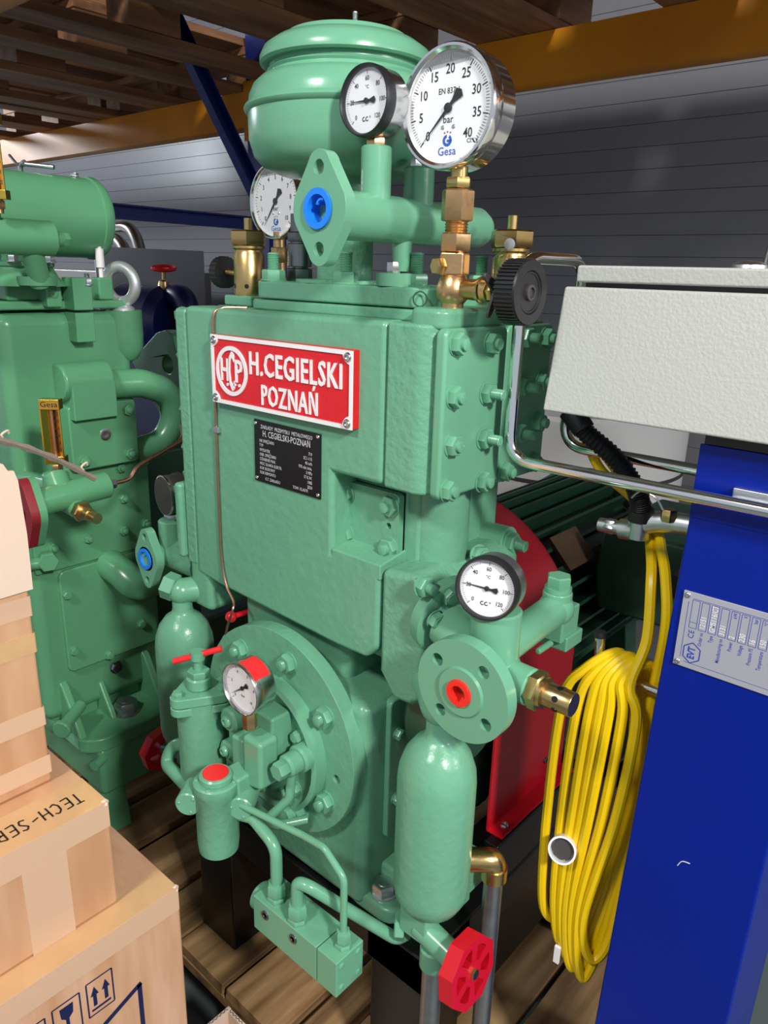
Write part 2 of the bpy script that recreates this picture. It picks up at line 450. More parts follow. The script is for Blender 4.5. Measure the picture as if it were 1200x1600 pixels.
# ------------------------------------------------------------------ setting
rebase(P('floor', MB().box((-5.5, -3.0, -0.1), (2.5, 2.6, 0.0)), 'floor_grey', kind='structure'))
P('ceiling', MB().box((-5.5, -3.0, 3.9), (2.5, 2.6, 4.0)), 'ceiling_dark', kind='structure')
wall = P('wall_back', MB().box((-5.5, 2.32, 0), (2.5, 2.42, 3.9)), 'panel_grey', kind='structure')
def b_strip():
    return MB().prism([(0.0, 0.002), (0.0008, 0.0), (0.0595, 0.0), (0.0603, 0.002), (0.0603, 0.02), (0.0, 0.02)], -4.0, 4.0)
for i in range(52):
    o = inst('strip', b_strip, 'wall_panel', 'panel_grey', wall, (-1.5, 2.30, i*0.0605), (1, 0, 0), up=(0, 1, 0))
    o.matrix_local = Matrix(((0, 0, 1, -1.5), (0, 1, 0, 2.30), (1, 0, 0, i*0.0605), (0, 0, 0, 1)))

# pallet rack over the machines
def beam(name, y0, y1, label):
    rt = thing(name, (-1.5, (y0+y1)/2, 1.665), label, 'rack beam')
    prof = [(y0, 1.668), (y0+0.006, 1.665), (y1-0.006, 1.665), (y1, 1.668), (y1, 1.765), (y0, 1.765)]
    mb = MB(); n = len(prof)
    mb.add([(-5.0, a, b) for a, b in prof]+[(2.0, a, b) for a, b in prof], [tuple(range(n)), tuple(range(2*n-1, n-1, -1))]+[(i, i+n, (i+1) % n+n, (i+1) % n) for i in range(n)])
    P('box_section', mb, 'rack_yellow', rt)
    for x in (-1.95, 0.75):
        P('end_plate', MB().box((x-0.03, y0-0.004, 1.63), (x+0.03, y0, 1.79)), 'rack_yellow', rt, bev=0.001)
    return rt
beam('rack_beam', 1.60, 1.65, 'yellow rack beam running behind the compressors, the long one seen below the pallets')
beam('rack_beam', 0.62, 0.67, 'yellow rack beam end at the top left corner, nearer than the long one')
fr = thing('rack_frame', (-1.93, 1.6, 0.0), 'blue rack end frame with a diagonal brace and a level strut behind the left machine', 'rack frame')
def chan(a, b, wd, dp):
    a, b = V(a), V(b); xf = frame(a, b-a, up=(1, 0, 0)); L = (b-a).length
    return MB().prism([(-wd/2, 0), (wd/2, 0), (wd/2, dp), (wd/2-0.004, dp), (wd/2-0.004, 0.004), (-wd/2+0.004, 0.004), (-wd/2+0.004, dp), (-wd/2, dp)], 0, L, xf)
P('diagonal_brace', chan((-1.9, 1.235, 1.97), (-1.9, 1.60, 1.42), 0.042, 0.03), 'rack_blue', fr)
P('strut', chan((-1.9, 0.70, 1.400), (-1.9, 1.62, 1.3935), 0.036, 0.03), 'rack_blue', fr)
for y in (0.64, 1.64):
    P('upright', MB().prism([(-0.045, -0.035), (0.045, -0.035), (0.045, 0.035), (0.02, 0.035), (0.02, 0.02), (-0.02, 0.02), (-0.02, 0.035), (-0.045, 0.035)], 0, 2.6, Matrix.Translation((-1.93, y, 0))), 'rack_blue', fr)

def plank(parent, a, b, m, jit=0.0):
    q = lambda: random.uniform(-jit, jit)
    mb = MB().box(a, b)
    mb.v = [p+V((q(), q(), q()*0.5)) for p in mb.v]
    return P('plank', mb, m, parent, bev=0.002, seg=1)
def rack_pallet(x0, y0, z0, label, group):
    rt = thing('wooden_pallet', (x0+0.4, y0+0.6, z0), label, 'pallet', group)
    for x in (0, 0.3275, 0.70):
        wd = 0.145 if x == 0.3275 else 0.10
        plank(rt, (x0+x, y0, z0), (x0+x+wd, y0+1.2, z0+0.022), 'rack_wood', 0.002)
        for y in (0, 0.5275, 1.055):
            P('block', MB().box((x0+x+0.003, y0+y+0.002, z0+0.022), (x0+x+wd-0.003, y0+y+0.143, z0+0.10)), 'rack_wood', rt, bev=0.003, seg=1)
    for y in (0, 0.5275, 1.055):
        plank(rt, (x0, y0+y, z0+0.10), (x0+0.8, y0+y+0.145, z0+0.122), 'rack_wood_cross', 0.002)
    for x in (0, 0.185, 0.3275, 0.5, 0.655):
        plank(rt, (x0+x, y0, z0+0.122), (x0+x+0.14, y0+1.2, z0+0.144), 'rack_wood', 0.002)
for x0, lb in ((-3.62, 'wooden pallet lying on the rack, far left above the yellow beam'), (-2.79, 'wooden pallet on the rack in the dark corner left of the blue brace'),
               (-1.85, 'wooden pallet on the rack right above the blue diagonal brace'), (-1.045, 'wooden pallet on the rack above the air filter lid'),
               (-0.24, 'wooden pallet on the rack at the top right corner')):
    rack_pallet(x0, 0.56, 1.766, lb, 'pallets up on the rack')

# pallet under the main compressor: planks run away from the viewer
def floor_pallet(label, x0, x1, y0, y1, gaps, m1, m2, name='wooden_pallet'):
    rt = thing(name, ((x0+x1)/2, (y0+y1)/2, 0), label, 'pallet', 'pallets on the floor')
    for i, (a, b, dz) in enumerate(gaps):
        plank(rt, (a, y0, 0.126), (b, y1, 0.148+dz), m1 if i % 3 else m2, 0.002)
    for y in (y0, (y0+y1)/2-0.07, y1-0.14):
        plank(rt, (x0, y, 0.104), (x1, y+0.14, 0.1255), 'pallet_wood', 0.001)
        for x in (x0, (x0+x1)/2-0.05, x1-0.1):
            P('block', MB().box((x+0.002, y+0.002, 0.0), (x+0.098, y+0.138, 0.104)), 'pallet_wood', rt, bev=0.003, seg=1)
    return rt
floor_pallet('worn wooden pallet of wide planks under the black base frame', -1.165, -0.30, 0.552, 1.62,
             [(-1.165, -1.035, -0.001), (-1.02, -0.93, 0.0), (-0.925, -0.80, 0.0), (-0.792, -0.668, 0.002), (-0.655, -0.60, 0.001), (-0.535, -0.41, 0.0), (-0.40, -0.30, 0.001)], 'pallet_wood', 'pallet_wood_pale')
p2 = floor_pallet('wooden pallet with pressed chip blocks under the taller machine behind the cartons', -1.87, -1.19, 0.50, 1.60,
             [(-1.87, -1.80, 0), (-1.79, -1.66, 0), (-1.6, -1.47, 0), (-1.42, -1.32, 0), (-1.30, -1.19, -0.002)], 'pallet_wood', 'pallet_wood')

for y in (0.645, 0.795, 0.945, 1.095, 1.245):
    P('chip_block', MB().box((-1.289, y+0.002, 0.004), (-1.196, y+0.146, 0.104)), 'chip_block', p2, bev=0.004, seg=1)

# ------------------------------------------------------------------ main compressor
CB = (-0.69, 0.78, 0.15)
comp = thing('compressor', CB, 'mint green piston compressor with a red maker sign and black data plate on its front', 'compressor')
YF = 0.605
FX = Matrix(((1, 0, 0, 0), (0, 0, -1, 0), (0, 1, 0, 0), (0, 0, 0, 1)))   # local x,y,z -> world X, Z, -Y
def XZ(poly, y_front, y_back, mb=None, holes=()):
    return (mb or MB()).prism(poly, -y_back, -y_front, FX, holes)
SX = Matrix(((0, 0, 1, 0), (1, 0, 0, 0), (0, 1, 0, 0), (0, 0, 0, 1)))    # local x,y,z -> world Y, Z, X
def YZ(poly, x0, x1, mb=None, holes=()):
    return (mb or MB()).prism(poly, x0, x1, SX, holes)
# cylinder block: front jacket with pocket, core behind
jk = XZ([(-0.886, 0.838), (-0.886, 1.219), (-0.5285, 1.221), (-0.5285, 1.0435), (-0.606, 1.0435), (-0.606, 0.944), (-0.5285, 0.948), (-0.5285, 0.842), (-0.548, 0.823), (-0.60, 0.822), (-0.84, 0.832)], YF, 0.652)
block = P('cylinder_block', jk, 'cast_paint', comp, bev=0.007, seg=3)
P('block_core', MB().box((-0.884, 0.650, 0.80), (-0.508, 0.815, 1.2195)), 'cast_paint', comp, bev=0.006)
XZ
ped = MB().prism([(0.6052, 0.9490), (0.655, 0.957), (0.655, 0.93), (0.6052, 0.93)], -0.607, -0.5275, SX)
P('pocket_ledge', ped, 'cast_paint', comp, bev=0.002)
P('corner_column', MB().cyl((-0.508, 0.688, 0.93), (-0.508, 0.688, 1.045), 0.035, seg=28).box((-0.54, 0.70, 0.92), (-0.5055, 0.775, 1.045)), 'cast_paint', comp, bev=0.003)
# right end head and its bolted cover
hd = MB().prism(rrect(-0.5275, 0.0, -0.466, 0.6, 0.001, 1), 0, 1)
eh = MB().prism([(-0.5268, YF), (-0.4905, YF)]+circ(-0.4885, YF+0.022, 0.022, 6, 270, 360)+[(-0.4665, 0.82), (-0.5268, 0.82)], 1.0425, 1.2205)
P('end_head', eh, 'rough_cast_paint', comp, bev=0.004)
P('head_boss', MB().prism(rrect(-0.508, 0.612, -0.458, 0.80, 0.015), 1.215, 1.236), 'cast_paint', comp, bev=0.006, seg=3)
cov = YZ(rrect(0.6085, 1.041, 0.7215, 1.2175, 0.009), -0.4665, -0.453)
cover = P('end_cover', cov, 'paint', comp, bev=0.004, seg=3)
cov2 = YZ(rrect(0.7235, 1.038, 0.823, 1.217, 0.009), -0.4665, -0.4555)
cover2 = P('end_cover', cov2, 'paint', comp, bev=0.003)
for yy, zz, sl in ((0.626, 1.2027, 0.004), (0.687, 1.2000, 0.004), (0.6255, 1.1497, 0.004), (0.6845, 1.1480, 0.014), (0.6265, 1.0994, 0.004), (0.6845, 1.0985, 0.014), (0.6235, 1.0510, 0.004), (0.6877, 1.0490, 0.005)):
    nut(cover, (-0.453, yy, zz), (1, 0, 0), 0.0115, 0.0095, sl)
for yy, zz, sl in ((0.7596, 1.2030, 0.012), (0.7610, 1.1475, 0.016), (0.7610, 1.0930, 0.016), (0.7360, 1.0515, 0.006), (0.8058, 1.2000, 0.006), (0.8045, 1.1494, 0.006), (0.8030, 1.1010, 0.006), (0.800, 1.052, 0.006)):
    nut(cover2, (-0.4555, yy, zz), (1, 0, 0), 0.0115, 0.0095, sl)
# left end cover (edge seen only) with bolt heads
lc = P('end_cover', MB().box((-0.914, 0.607, 0.845), (-0.8865, 0.82, 1.2155)), 'rough_cast_paint', comp, bev=0.006, seg=3)
for zz in (1.205, 1.15, 1.075, 1.02, 0.98):
    bolt(lc, (-0.914, 0.622, zz), (-1, 0, 0), 0.010, 0.009)
lp = P('port_plate', MB().box((-0.930, 0.600, 0.852), (-0.9145, 0.70, 0.968)), 'cast_paint', comp, bev=0.006, seg=3)
for zz in (0.865, 0.91, 0.955): bolt(lp, (-0.930, 0.614, zz), (-1, 0, 0), 0.009, 0.009)
# pocket plate with four nuts
pp = XZ(rrect(-0.628, 0.944, -0.530, 1.026, 0.006), 0.638, 0.6495, holes=[circ(-0.622+0.012, 0.984-0.006, 0.004, 10), circ(-0.545, 0.985, 0.004, 10)])
pplate = P('pocket_plate', pp, 'cast_paint', comp, bev=0.002)
P('pocket_backing', MB().box((-0.628, 0.6470, 0.944), (-0.530, 0.6505, 1.026)), 'black_paint', comp)
for xx, zz in ((-0.6145, 1.0105), (-0.543, 1.0105), (-0.6145, 0.9585), (-0.543, 0.9585)):
    nut(pplate, (xx, 0.638, zz), (0, -1, 0), 0.0125, 0.008, 0.006, m='paint')
# right shoulder with round port flange
sh = XZ([(-0.5268, 0.946), (-0.479, 0.951), (-0.461, 0.938), (-0.461, 0.800), (-0.475, 0.787), (-0.503, 0.785), (-0.5268, 0.815)], YF, 0.80)
P('shoulder_casting', sh, 'rough_cast_paint', comp, bev=0.009, seg=3)
# crankcase
cc = MB().prism([(-0.541, 0.600), (-0.541, 0.815), (-0.840, 0.815), (-0.840, 0.600)], 0.445, 0.757).box((-0.82, 0.635, 0.74), (-0.605, 0.81, 0.85))
crank = P('crankcase', cc, 'cast_paint', comp, bev=0.016, seg=4)
sc_ = YZ(rrect(0.640, 0.540, 0.735, 0.752, 0.010), -0.546, -0.534)
scv = P('side_cover', sc_, 'paint', comp, bev=0.003)
for yy, zz in ((0.655, 0.700), (0.655, 0.600), (0.72, 0.700), (0.722, 0.575)): bolt(scv, (-0.534, yy, zz), (1, 0, 0), 0.0075, 0.008)
for k, xx in enumerate((-0.535, -0.845)):
    ft = P('foot', MB().prism(rrect(xx-0.045, 0.607, xx+0.045, 0.70, 0.025), 0.440, 0.466).prism(rrect(xx-0.03, 0.64, xx+0.03, 0.70, 0.01), 0.462, 0.50), 'cast_paint', comp, bev=0.006, seg=3)
    inst('footbolt', b_nut(0.0165, 0.018, 0.010, 0.001, False), 'foot_bolt', 'zinc', ft, (xx+0.008, 0.630, 0.466), (0, 0, 1))
# front bearing cover
DC = (-0.690, 0.670)
hole = circ(DC[0]+0.118, DC[1]-0.020, 0.006, 12)
bc = XZ(circ(DC[0], DC[1], 0.148, 64), 0.582, 0.604, holes=[hole])
bcov = P('bearing_cover', bc, 'cast_paint', comp, bev=0.004, seg=2)
P('bearing_hole_paint', XZ(hole, 0.5945, 0.5965), 'red_paint', bcov)
for a in (5+28, -32, 75, 125, 170, 215, -80):
    nut(bcov, (DC[0]+0.118*math.cos(R(a)), 0.582, DC[1]+0.118*math.sin(R(a))), (0, -1, 0), 0.0135, 0.011, 0.007)
ic = MB().lathe([(0.098, 0), (0.098, 0.018), (0.092, 0.021), (0.086, 0.014), (0.080, 0.014), (0.0, 0.014)], (DC[0]+0.002, 0.582, DC[1]-0.012), (0, -1, 0), 56)
icov = P('inner_cover', ic, 'paint', comp)
for a in (32, -8-30, -62, -96, 90, 150, 200):
    bolt(icov, (DC[0]+0.002+0.072*math.cos(R(a)), 0.568, DC[1]-0.012+0.072*math.sin(R(a))), (0, -1, 0), 0.0085, 0.009)
# oil pump: block with gauge
pb = MB().box((-0.700, 0.535, 0.638), (-0.640, 0.570, 0.728))
P('oil_pump_block', pb.box((-0.712, 0.546, 0.625), (-0.6425, 0.570, 0.70)), 'paint', comp, bev=0.004)
P('oil_pump_body', XZ([(-0.668, 0.632), (-0.632, 0.640), (-0.632, 0.708), (-0.668, 0.708)], 0.508, 0.54), 'paint', comp, bev=0.006, seg=3)
lug = MB().cyl((-0.712, 0.55, 0.702), (-0.712, 0.520, 0.702), 0.017, seg=24, ch=0.003)
lug.box((-0.73, 0.535, 0.62), (-0.70, 0.56, 0.705)).cyl((-0.725, 0.55, 0.648), (-0.725, 0.524, 0.648), 0.014, seg=20, ch=0.003)
lg = P('pump_lug', lug, 'paint', comp)
screw(lg, (-0.712, 0.520, 0.702), (0, -1, 0), 0.009, 0.006, 'paint'); screw(lg, (-0.725, 0.524, 0.648), (0, -1, 0), 0.008, 0.006, 'paint')
og = gauge(comp, (-0.655, 0.497, 0.782), (0, -1, 0), 0.0345, 0.032, 'oil_gauge', 'small steel oil pressure gauge with a red mark on top', 'steel', 'steel', 0.0035, ['0', '2', '4', '6', '8', '10'], 5, None, ('bar', -0.35, 0.17), 215, extra=None, num=0.13)
band = MB()
F_ = frame((-0.655, 0.497, 0.782), (0, -1, 0))
vs_ = []; n_ = 9
for i in range(n_):
    a = R(38+58*i/(n_-1))
    for rr in (0.0348, 0.0340):
        for zz in (-0.003, -0.027): vs_.append((rr*math.cos(a), rr*math.sin(a), zz))
fs_ = []
for i in range(n_-1):
    b = i*4; fs_ += [(b, b+1, b+5, b+4), (b+2, b+6, b+7, b+3), (b, b+4, b+6, b+2), (b+1, b+3, b+7, b+5)]
P('red_mark', MB(F_).add(vs_, fs_+[(0, 2, 3, 1), (n_*4-4, n_*4-3, n_*4-1, n_*4-2)]), 'bright_red', og)
P('gauge_adapter', MB().hexp((-0.655, 0.512, 0.722), (0, 0, 1), 0.0095, 0.024).cyl((-0.655, 0.512, 0.746), (-0.655, 0.512, 0.757), 0.0065), 'bronze', comp)
# banjo on the inner cover with its bent pipe
bj = MB().cyl((-0.611, 0.57, 0.676), (-0.611, 0.550, 0.676), 0.0185, seg=24, ch=0.003).cyl((-0.611, 0.552, 0.676), (-0.611, 0.530, 0.676), 0.0150, seg=24, ch=0.003)
bj.hexp((-0.611, 0.530, 0.676), (0, -1, 0), 0.0120, 0.015)
P('banjo_fitting', bj, 'paint', comp)
P('return_pipe', MB().tube(fillet([(-0.611, 0.541, 0.665), (-0.612, 0.538, 0.625), (-0.640, 0.520, 0.585), (-0.640, 0.54, 0.566), (-0.62, 0.575, 0.566)], 0.022), 0.0062), 'paint', comp)
P('pipe_union', MB().cyl((-0.645, 0.62, 0.566), (-0.645, 0.565, 0.566), 0.021, seg=24, ch=0.003).hexp((-0.645, 0.568, 0.566), (0, -1, 0), 0.017, 0.014), 'paint', comp)
# tall oil filter at the left
fx, fy = -0.772, 0.520
fl = MB().lathe([(0.024, 0.578), (0.029, 0.582), (0.031, 0.60), (0.0315, 0.714), (0.0, 0.714)], (fx, fy, 0), (0, 0, 1), 36)
flt = P('oil_filter', fl, 'cast_paint', comp)
hexpts = [(fx+0.046*math.cos(R(a)), fy+0.046*math.sin(R(a))) for a in range(-90, 270, 120)]
tri = []
for a in (-90, 30, 150):
    tri += circ(fx+0.031*math.cos(R(a)), fy+0.031*math.sin(R(a)), 0.013, 6, a-60, a+60)
P('filter_lid', MB().prism(tri, 0.714, 0.728), 'paint', flt, bev=0.002)
P('lid_flange', MB().prism(tri, 0.701, 0.713), 'paint', flt, bev=0.002)
for a in (-90, 30, 150): bolt(flt, (fx+0.034*math.cos(R(a)), fy+0.034*math.sin(R(a)), 0.728), (0, 0, 1), 0.0075, 0.007)
P('filter_stem', MB().cyl((fx, fy, 0.728), (fx, fy, 0.745), 0.0165, ch=0.002).hexp((fx, fy, 0.745), (0, 0, 1), 0.015, 0.010).cyl((fx, fy, 0.755), (fx, fy, 0.775), 0.006).cyl((fx, fy, 0.770), (fx, fy, 0.782), 0.0095), 'paint', flt)
hdir = V((0.026, 0.020, 0.0115))
P('filter_handle', MB().cyl(V((fx, fy, 0.776))-hdir, V((fx, fy, 0.776))+hdir, 0.0042, seg=12), 'bright_red', flt)
P('filter_pipe', MB().tube(fillet([(fx-0.02, fy+0.01, 0.616), (fx-0.062, fy-0.005, 0.613), (fx-0.066, fy-0.02, 0.585), (-0.725, 0.487, 0.583)], 0.025), 0.0095), 'paint', comp)
# strainer with red cap
sx, sy = -0.684, 0.478
st = MB().lathe([(0.020, 0.540), (0.0255, 0.545), (0.0270, 0.560), (0.0270, 0.634), (0.0285, 0.636), (0.0285, 0.648), (0.026, 0.650), (0, 0.650)], (sx, sy, 0), (0, 0, 1), 36)
stn = P('oil_strainer', st, 'cast_paint', comp)
P('cap_rim', MB().lathe([(0.020, 0.650), (0.021, 0.651), (0.021, 0.657), (0.019, 0.659), (0, 0.659)], (sx, sy, 0), (0, 0, 1), 32), 'paint', stn)
P('red_cap', MB().lathe([(0.0165, 0.6588), (0.0165, 0.6602), (0, 0.6602)], (sx, sy, 0), (0, 0, 1), 32), 'bright_red', stn)
for a in (-130, -60, 30, 140): screw(stn, (sx+0.0245*math.cos(R(a)), sy+0.0245*math.sin(R(a)), 0.650), (0, 0, 1), 0.003, 0.0015, 'paint')
bs = MB()
TP = lambda a, b, z: V((sx+a*math.cos(R(36))-b*math.sin(R(36)), sy+a*math.sin(R(36))+b*math.cos(R(36)), z))
for dx in (-1, 1):
    bs.cyl(TP(dx*0.034, 0.022, 0.6175), TP(dx*0.034, -0.014, 0.6175), 0.0165, seg=26, ch=0.0015)
bs.box((-0.036, -0.008, 0.605), (0.036, 0.018, 0.630), Matrix.Translation((sx, sy, 0)) @ Matrix.Rotation(R(36), 4, 'Z'))
sb = P('side_ports', bs, 'paint', stn)
for dx in (-1, 1):
    for a in (50, 170, 290):
        screw(stn, TP(dx*0.034+0.0115*math.cos(R(a)), -0.014, 0.6175+0.0115*math.sin(R(a))), (math.sin(R(36)), -math.cos(R(36)), 0), 0.0022, 0.0012, 'paint')
P('strainer_bracket', MB().box((-0.690, 0.49, 0.618), (-0.655, 0.552, 0.655)).box((-0.70, 0.515, 0.63), (-0.675, 0.552, 0.69)), 'paint', comp, bev=0.004)
# flow switch block with three pipes
fb = MB().box((-0.619, 0.480, 0.4555), (-0.503, 0.526, 0.5075))
fblk = P('valve_block', fb, 'paint', comp, bev=0.0015)
P('valve_block_end', MB().box((-0.502, 0.480, 0.4555), (-0.469, 0.526, 0.5075)), 'paint', fblk, bev=0.0015)
P('end_knob', MB().cyl((-0.619, 0.503, 0.483), (-0.634, 0.503, 0.483), 0.019, seg=28, ch=0.003), 'paint', fblk)
for xx in (-0.595, -0.543): 
    o = inst('sock', lambda: MB().lathe([(0.0062, 0), (0.0062, 0.0016), (0.0040, 0.0016), (0.0036, -0.001), (0, -0.001)], (0, 0, 0), (0, 0, 1), 14), 'socket_screw', 'dark_steel', fblk, (xx, 0.480, 0.4915), (0, -1, 0))
for yy in (0.489, 0.517):
    for zz in (0.466, 0.498): screw(fblk, (-0.469, yy, zz), (1, 0, 0), 0.0045, 0.0015, 'paint')
def pipe_fit(x, y, z): return MB().hexp((x, y, z), (0, 0, 1), 0.0125, 0.007).hexp((x, y, z+0.008), (0, 0, 1), 0.0125, 0.018, rot=0.3).cyl((x, y, z+0.005), (x, y, z+0.012), 0.0085)
for x, y in ((-0.592, 0.497), (-0.548, 0.492)): P('pipe_fitting', pipe_fit(x, y, 0.507), 'paint', comp)
P('pipe_fitting', MB().hexp((-0.4815, 0.504, 0.507), (0, 0, 1), 0.0105, 0.006).hexp((-0.4815, 0.504, 0.514), (0, 0, 1), 0.009, 0.016, rot=0.4), 'paint', comp)
P('oil_pipe', MB().tube(fillet([(-0.592, 0.497, 0.53), (-0.592, 0.497, 0.588), (-0.640, 0.500, 0.602), (-0.668, 0.490, 0.600)], 0.022), 0.0078), 'paint', comp)
P('oil_pipe', MB().tube(fillet([(-0.548, 0.492, 0.53), (-0.548, 0.492, 0.566), (-0.532, 0.497, 0.566), (-0.458, 0.575, 0.478), (-0.446, 0.579, 0.492)], 0.014), 0.0078), 'paint', comp)
P('thin_pipe', MB().tube(fillet([(-0.4815, 0.504, 0.53), (-0.4815, 0.504, 0.606), (-0.515, 0.505, 0.628), (-0.552, 0.505, 0.624), (-0.650, 0.490, 0.622)], 0.016), 0.0044), 'paint', comp)
# separators
def separator(x, y, name, label=None, dz=0.0):
    pr = [(0.012, 0.553), (0.024, 0.556), (0.036, 0.564), (0.0425, 0.577), (0.0445, 0.590), (0.0445, 0.733), (0.043, 0.748), (0.037, 0.766), (0.027, 0.780), (0.0185, 0.786), (0.0165, 0.789), (0.0150, 0.795), (0.0150, 0.825), (0, 0.825)]
    return P(name, MB().lathe(pr, (x, y, dz), (0, 0, 1), 44), 'cast_paint', comp, label=label)
sep = separator(-0.416, 0.583, 'separator_bottle')
P('elbow_pipe', MB().tube(smooth_path([(-0.475, 0.628, 0.822), (-0.445, 0.606, 0.822), (-0.424, 0.588, 0.820), (-0.414, 0.582, 0.822)]), 0.0195, seg=22).sphere((-0.416, 0.583, 0.822), 0.020), 'paint', comp)
P('hex_plug', MB().hexp((-0.409, 0.577, 0.824), (1, -0.35, -0.1), 0.013, 0.014), 'paint', comp)
vb = MB().box((-0.447, 0.565, 0.510), (-0.408, 0.595, 0.556))
P('drain_block', vb, 'paint', comp, bev=0.002)
P('gland_nut', MB().hexp((-0.4475, 0.5775, 0.503), (-0.8, -0.55, -0.05), 0.0165, 0.012), 'paint', comp)
P('drain_body', MB().cyl((-0.428, 0.579, 0.522), (-0.376, 0.579, 0.509), 0.0155, ch=0.002).cyl((-0.376, 0.579, 0.509), (-0.360, 0.579, 0.505), 0.009), 'paint', comp)
P('pipe_socket', MB().cyl((-0.406, 0.582, 0.500), (-0.406, 0.582, 0.470), 0.0165, ch=0.002), 'paint', comp)
dr = P('drain_pipe', MB().cyl((-0.406, 0.582, 0.472), (-0.406, 0.582, 0.16), 0.0125), 'galvanised', comp)
def handwheel(c, n, r, name, parent, rot=0.2, nsides=6, m='red_paint', th=0.016, up=None):
    F = frame(c, n, up) @ Matrix.Rotation(rot, 4, 'Z')
    mb = MB(F); N = nsides*8; prof = []
    def rad(a): return r*math.cos(math.pi/8)/math.cos((a % (math.pi/4))-math.pi/8)
    out = [(rad(2*math.pi*i/N)*math.cos(2*math.pi*i/N), rad(2*math.pi*i/N)*math.sin(2*math.pi*i/N)) for i in range(N)]
    hs = []
    for k in range(nsides):
        a0 = 360*k/nsides+10; a1 = 360*(k+1)/nsides-10
        hs.append(circ(0, 0, r*0.74, 6, a0, a1)+circ(0, 0, r*0.34, 6, a1-6, a0+6))
    mb.prism(out, -th/2, th/2, None, hs)
    w_ = P(name, mb, m, parent, bev=0.0025)
    P('wheel_hub', MB(F).hexp((0, 0, -th*0.6), (0, 0, 1), r*0.16, th*1.3), 'brass', w_)
    return w_
handwheel((-0.356, 0.579, 0.505), (1, 0.0, 0.12), 0.044, 'handwheel', comp, rot=0.35, nsides=6, th=0.019)
P('outlet_elbow', MB().tube(smooth_path([(-0.408, 0.640, 0.588), (-0.388, 0.655, 0.590), (-0.382, 0.661, 0.588), (-0.380, 0.664, 0.576)]), 0.0145, seg=18).hexp((-0.420, 0.631, 0.588), (0.8, 0.6, 0), 0.019, 0.017).cyl((-0.380, 0.664, 0.580), (-0.380, 0.664, 0.562), 0.016), 'brass', comp)
P('outlet_block', MB().box((-0.438, 0.622, 0.528), (-0.405, 0.690, 0.566)).box((-0.440, 0.640, 0.505), (-0.412, 0.665, 0.53)).cyl((-0.440, 0.615, 0.588), (-0.418, 0.634, 0.588), 0.019), 'paint', comp, bev=0.002)
P('outlet_pipe', MB().cyl((-0.380, 0.664, 0.565), (-0.380, 0.664, 0.16), 0.0118), 'galvanised', comp)
# right outlet fitting
AX, AY, AZ = -0.370, 0.606, 0.880
pf = MB().lathe([(0.047, 0), (0.047, 0.014), (0.044, 0.016), (0.03, 0.016), (0.025, 0.022), (0.022, 0.03), (0.022, 0.08)], (-0.461, 0.640, 0.903), (1, -0.25, -0.2), 36)
pfl = P('port_flange', pf, 'paint', comp)
for a in (20, 110, 160, 250): bolt(pfl, V((-0.4445, 0.636, 0.8995))+V((0, math.cos(R(a)), math.sin(R(a))))*0.036, (1, -0.25, -0.2), 0.010, 0.009)
nut(comp, (-0.461, 0.600, 0.947), (1, -0.2, 0), 0.012, 0.010, 0.010); 
cr = MB().cyl((-0.44, 0.62, 0.90), (AX, AY, AZ), 0.025, seg=28).sphere((AX, AY, AZ), 0.030, 24).cyl((AX, AY, AZ), (AX, AY, 0.948), 0.026, seg=32, ch=0.002)
cr.cyl((AX, AY, AZ), (AX, 0.565, AZ-0.004), 0.024, seg=28).cyl((AX, AY, AZ-0.003), (-0.322, AY, 0.876), 0.0195, seg=28, ch=0.002)
cr.cyl((AX, AY, AZ+0.015), (AX, 0.735, 0.905), 0.0185, seg=24)
P('outlet_cross', cr, 'paint', comp)
ap = MB().sphere((AX, 0.735, 0.905), 0.021).cyl((AX, 0.735, 0.905), (AX, 0.735, 0.927), 0.017)
ap.box((AX-0.012, 0.728, 0.865), (AX+0.014, 0.768, 0.905)).box((AX-0.016, 0.735, 0.853), (AX+0.018, 0.775, 0.872))
ap.cyl((AX, 0.700, 0.862), (AX, 0.732, 0.862), 0.004)
P('outlet_arm', ap, 'paint', comp, bev=0.0025)
P('hex_plug', MB().cyl((AX, 0.735, 0.927), (AX, 0.735, 0.932), 0.0155).hexp((AX, 0.735, 0.931), (0, 0, 1), 0.0145, 0.015), 'paint', comp)
Fc = (AX-0.004, 0.557, 0.871)
bh = [circ(0.0395*math.cos(R(a)), 0.0395*math.sin(R(a)), 0.0070, 16) for a in (52, 142, 232, 322)]
FL = frame(Fc, (0, -1, 0))
fmb = MB().prism(circ(0, 0, 0.0550, 56), -0.016, 0.0, FL, bh+[circ(0, 0, 0.013, 28)])
ofl = P('outlet_flange', fmb, 'paint', comp)
P('raised_face', MB(FL).ring([(0.013, 0.0), (0.013, 0.003), (0.0255, 0.003), (0.027, 0.0)], (0, 0, 0), (0, 0, 1), 44), 'paint', ofl)
P('flange_plug', MB(FL).ring([(0.0085, -0.012), (0.0085, 0.006), (0.0140, 0.006), (0.0145, 0.003), (0.0128, 0.002), (0.0128, -0.012)], (0, 0, 0), (0, 0, 1), 32).prism(circ(0, 0, 0.0128, 24), -0.013, -0.010).prism([(0.0, -0.012), (0.004, -0.0125), (0.009, -0.004), (0.006, -0.001)], -0.01, 0.0058), 'red_plastic', ofl)
rv = MB().hexp((-0.322, AY, 0.876), (1, 0, 0), 0.0205, 0.012)
P('relief_hex', rv.cyl((-0.311, AY, 0.876), (-0.306, AY, 0.876), 0.016), 'brass', comp)
rb = MB().lathe([(0.0125, 0), (0.0125, 0.029), (0.0118, 0.030), (0, 0.030)], (-0.306, AY, 0.876), (1, 0, 0), 28)
rbo = P('relief_valve', rb, 'brass', comp)
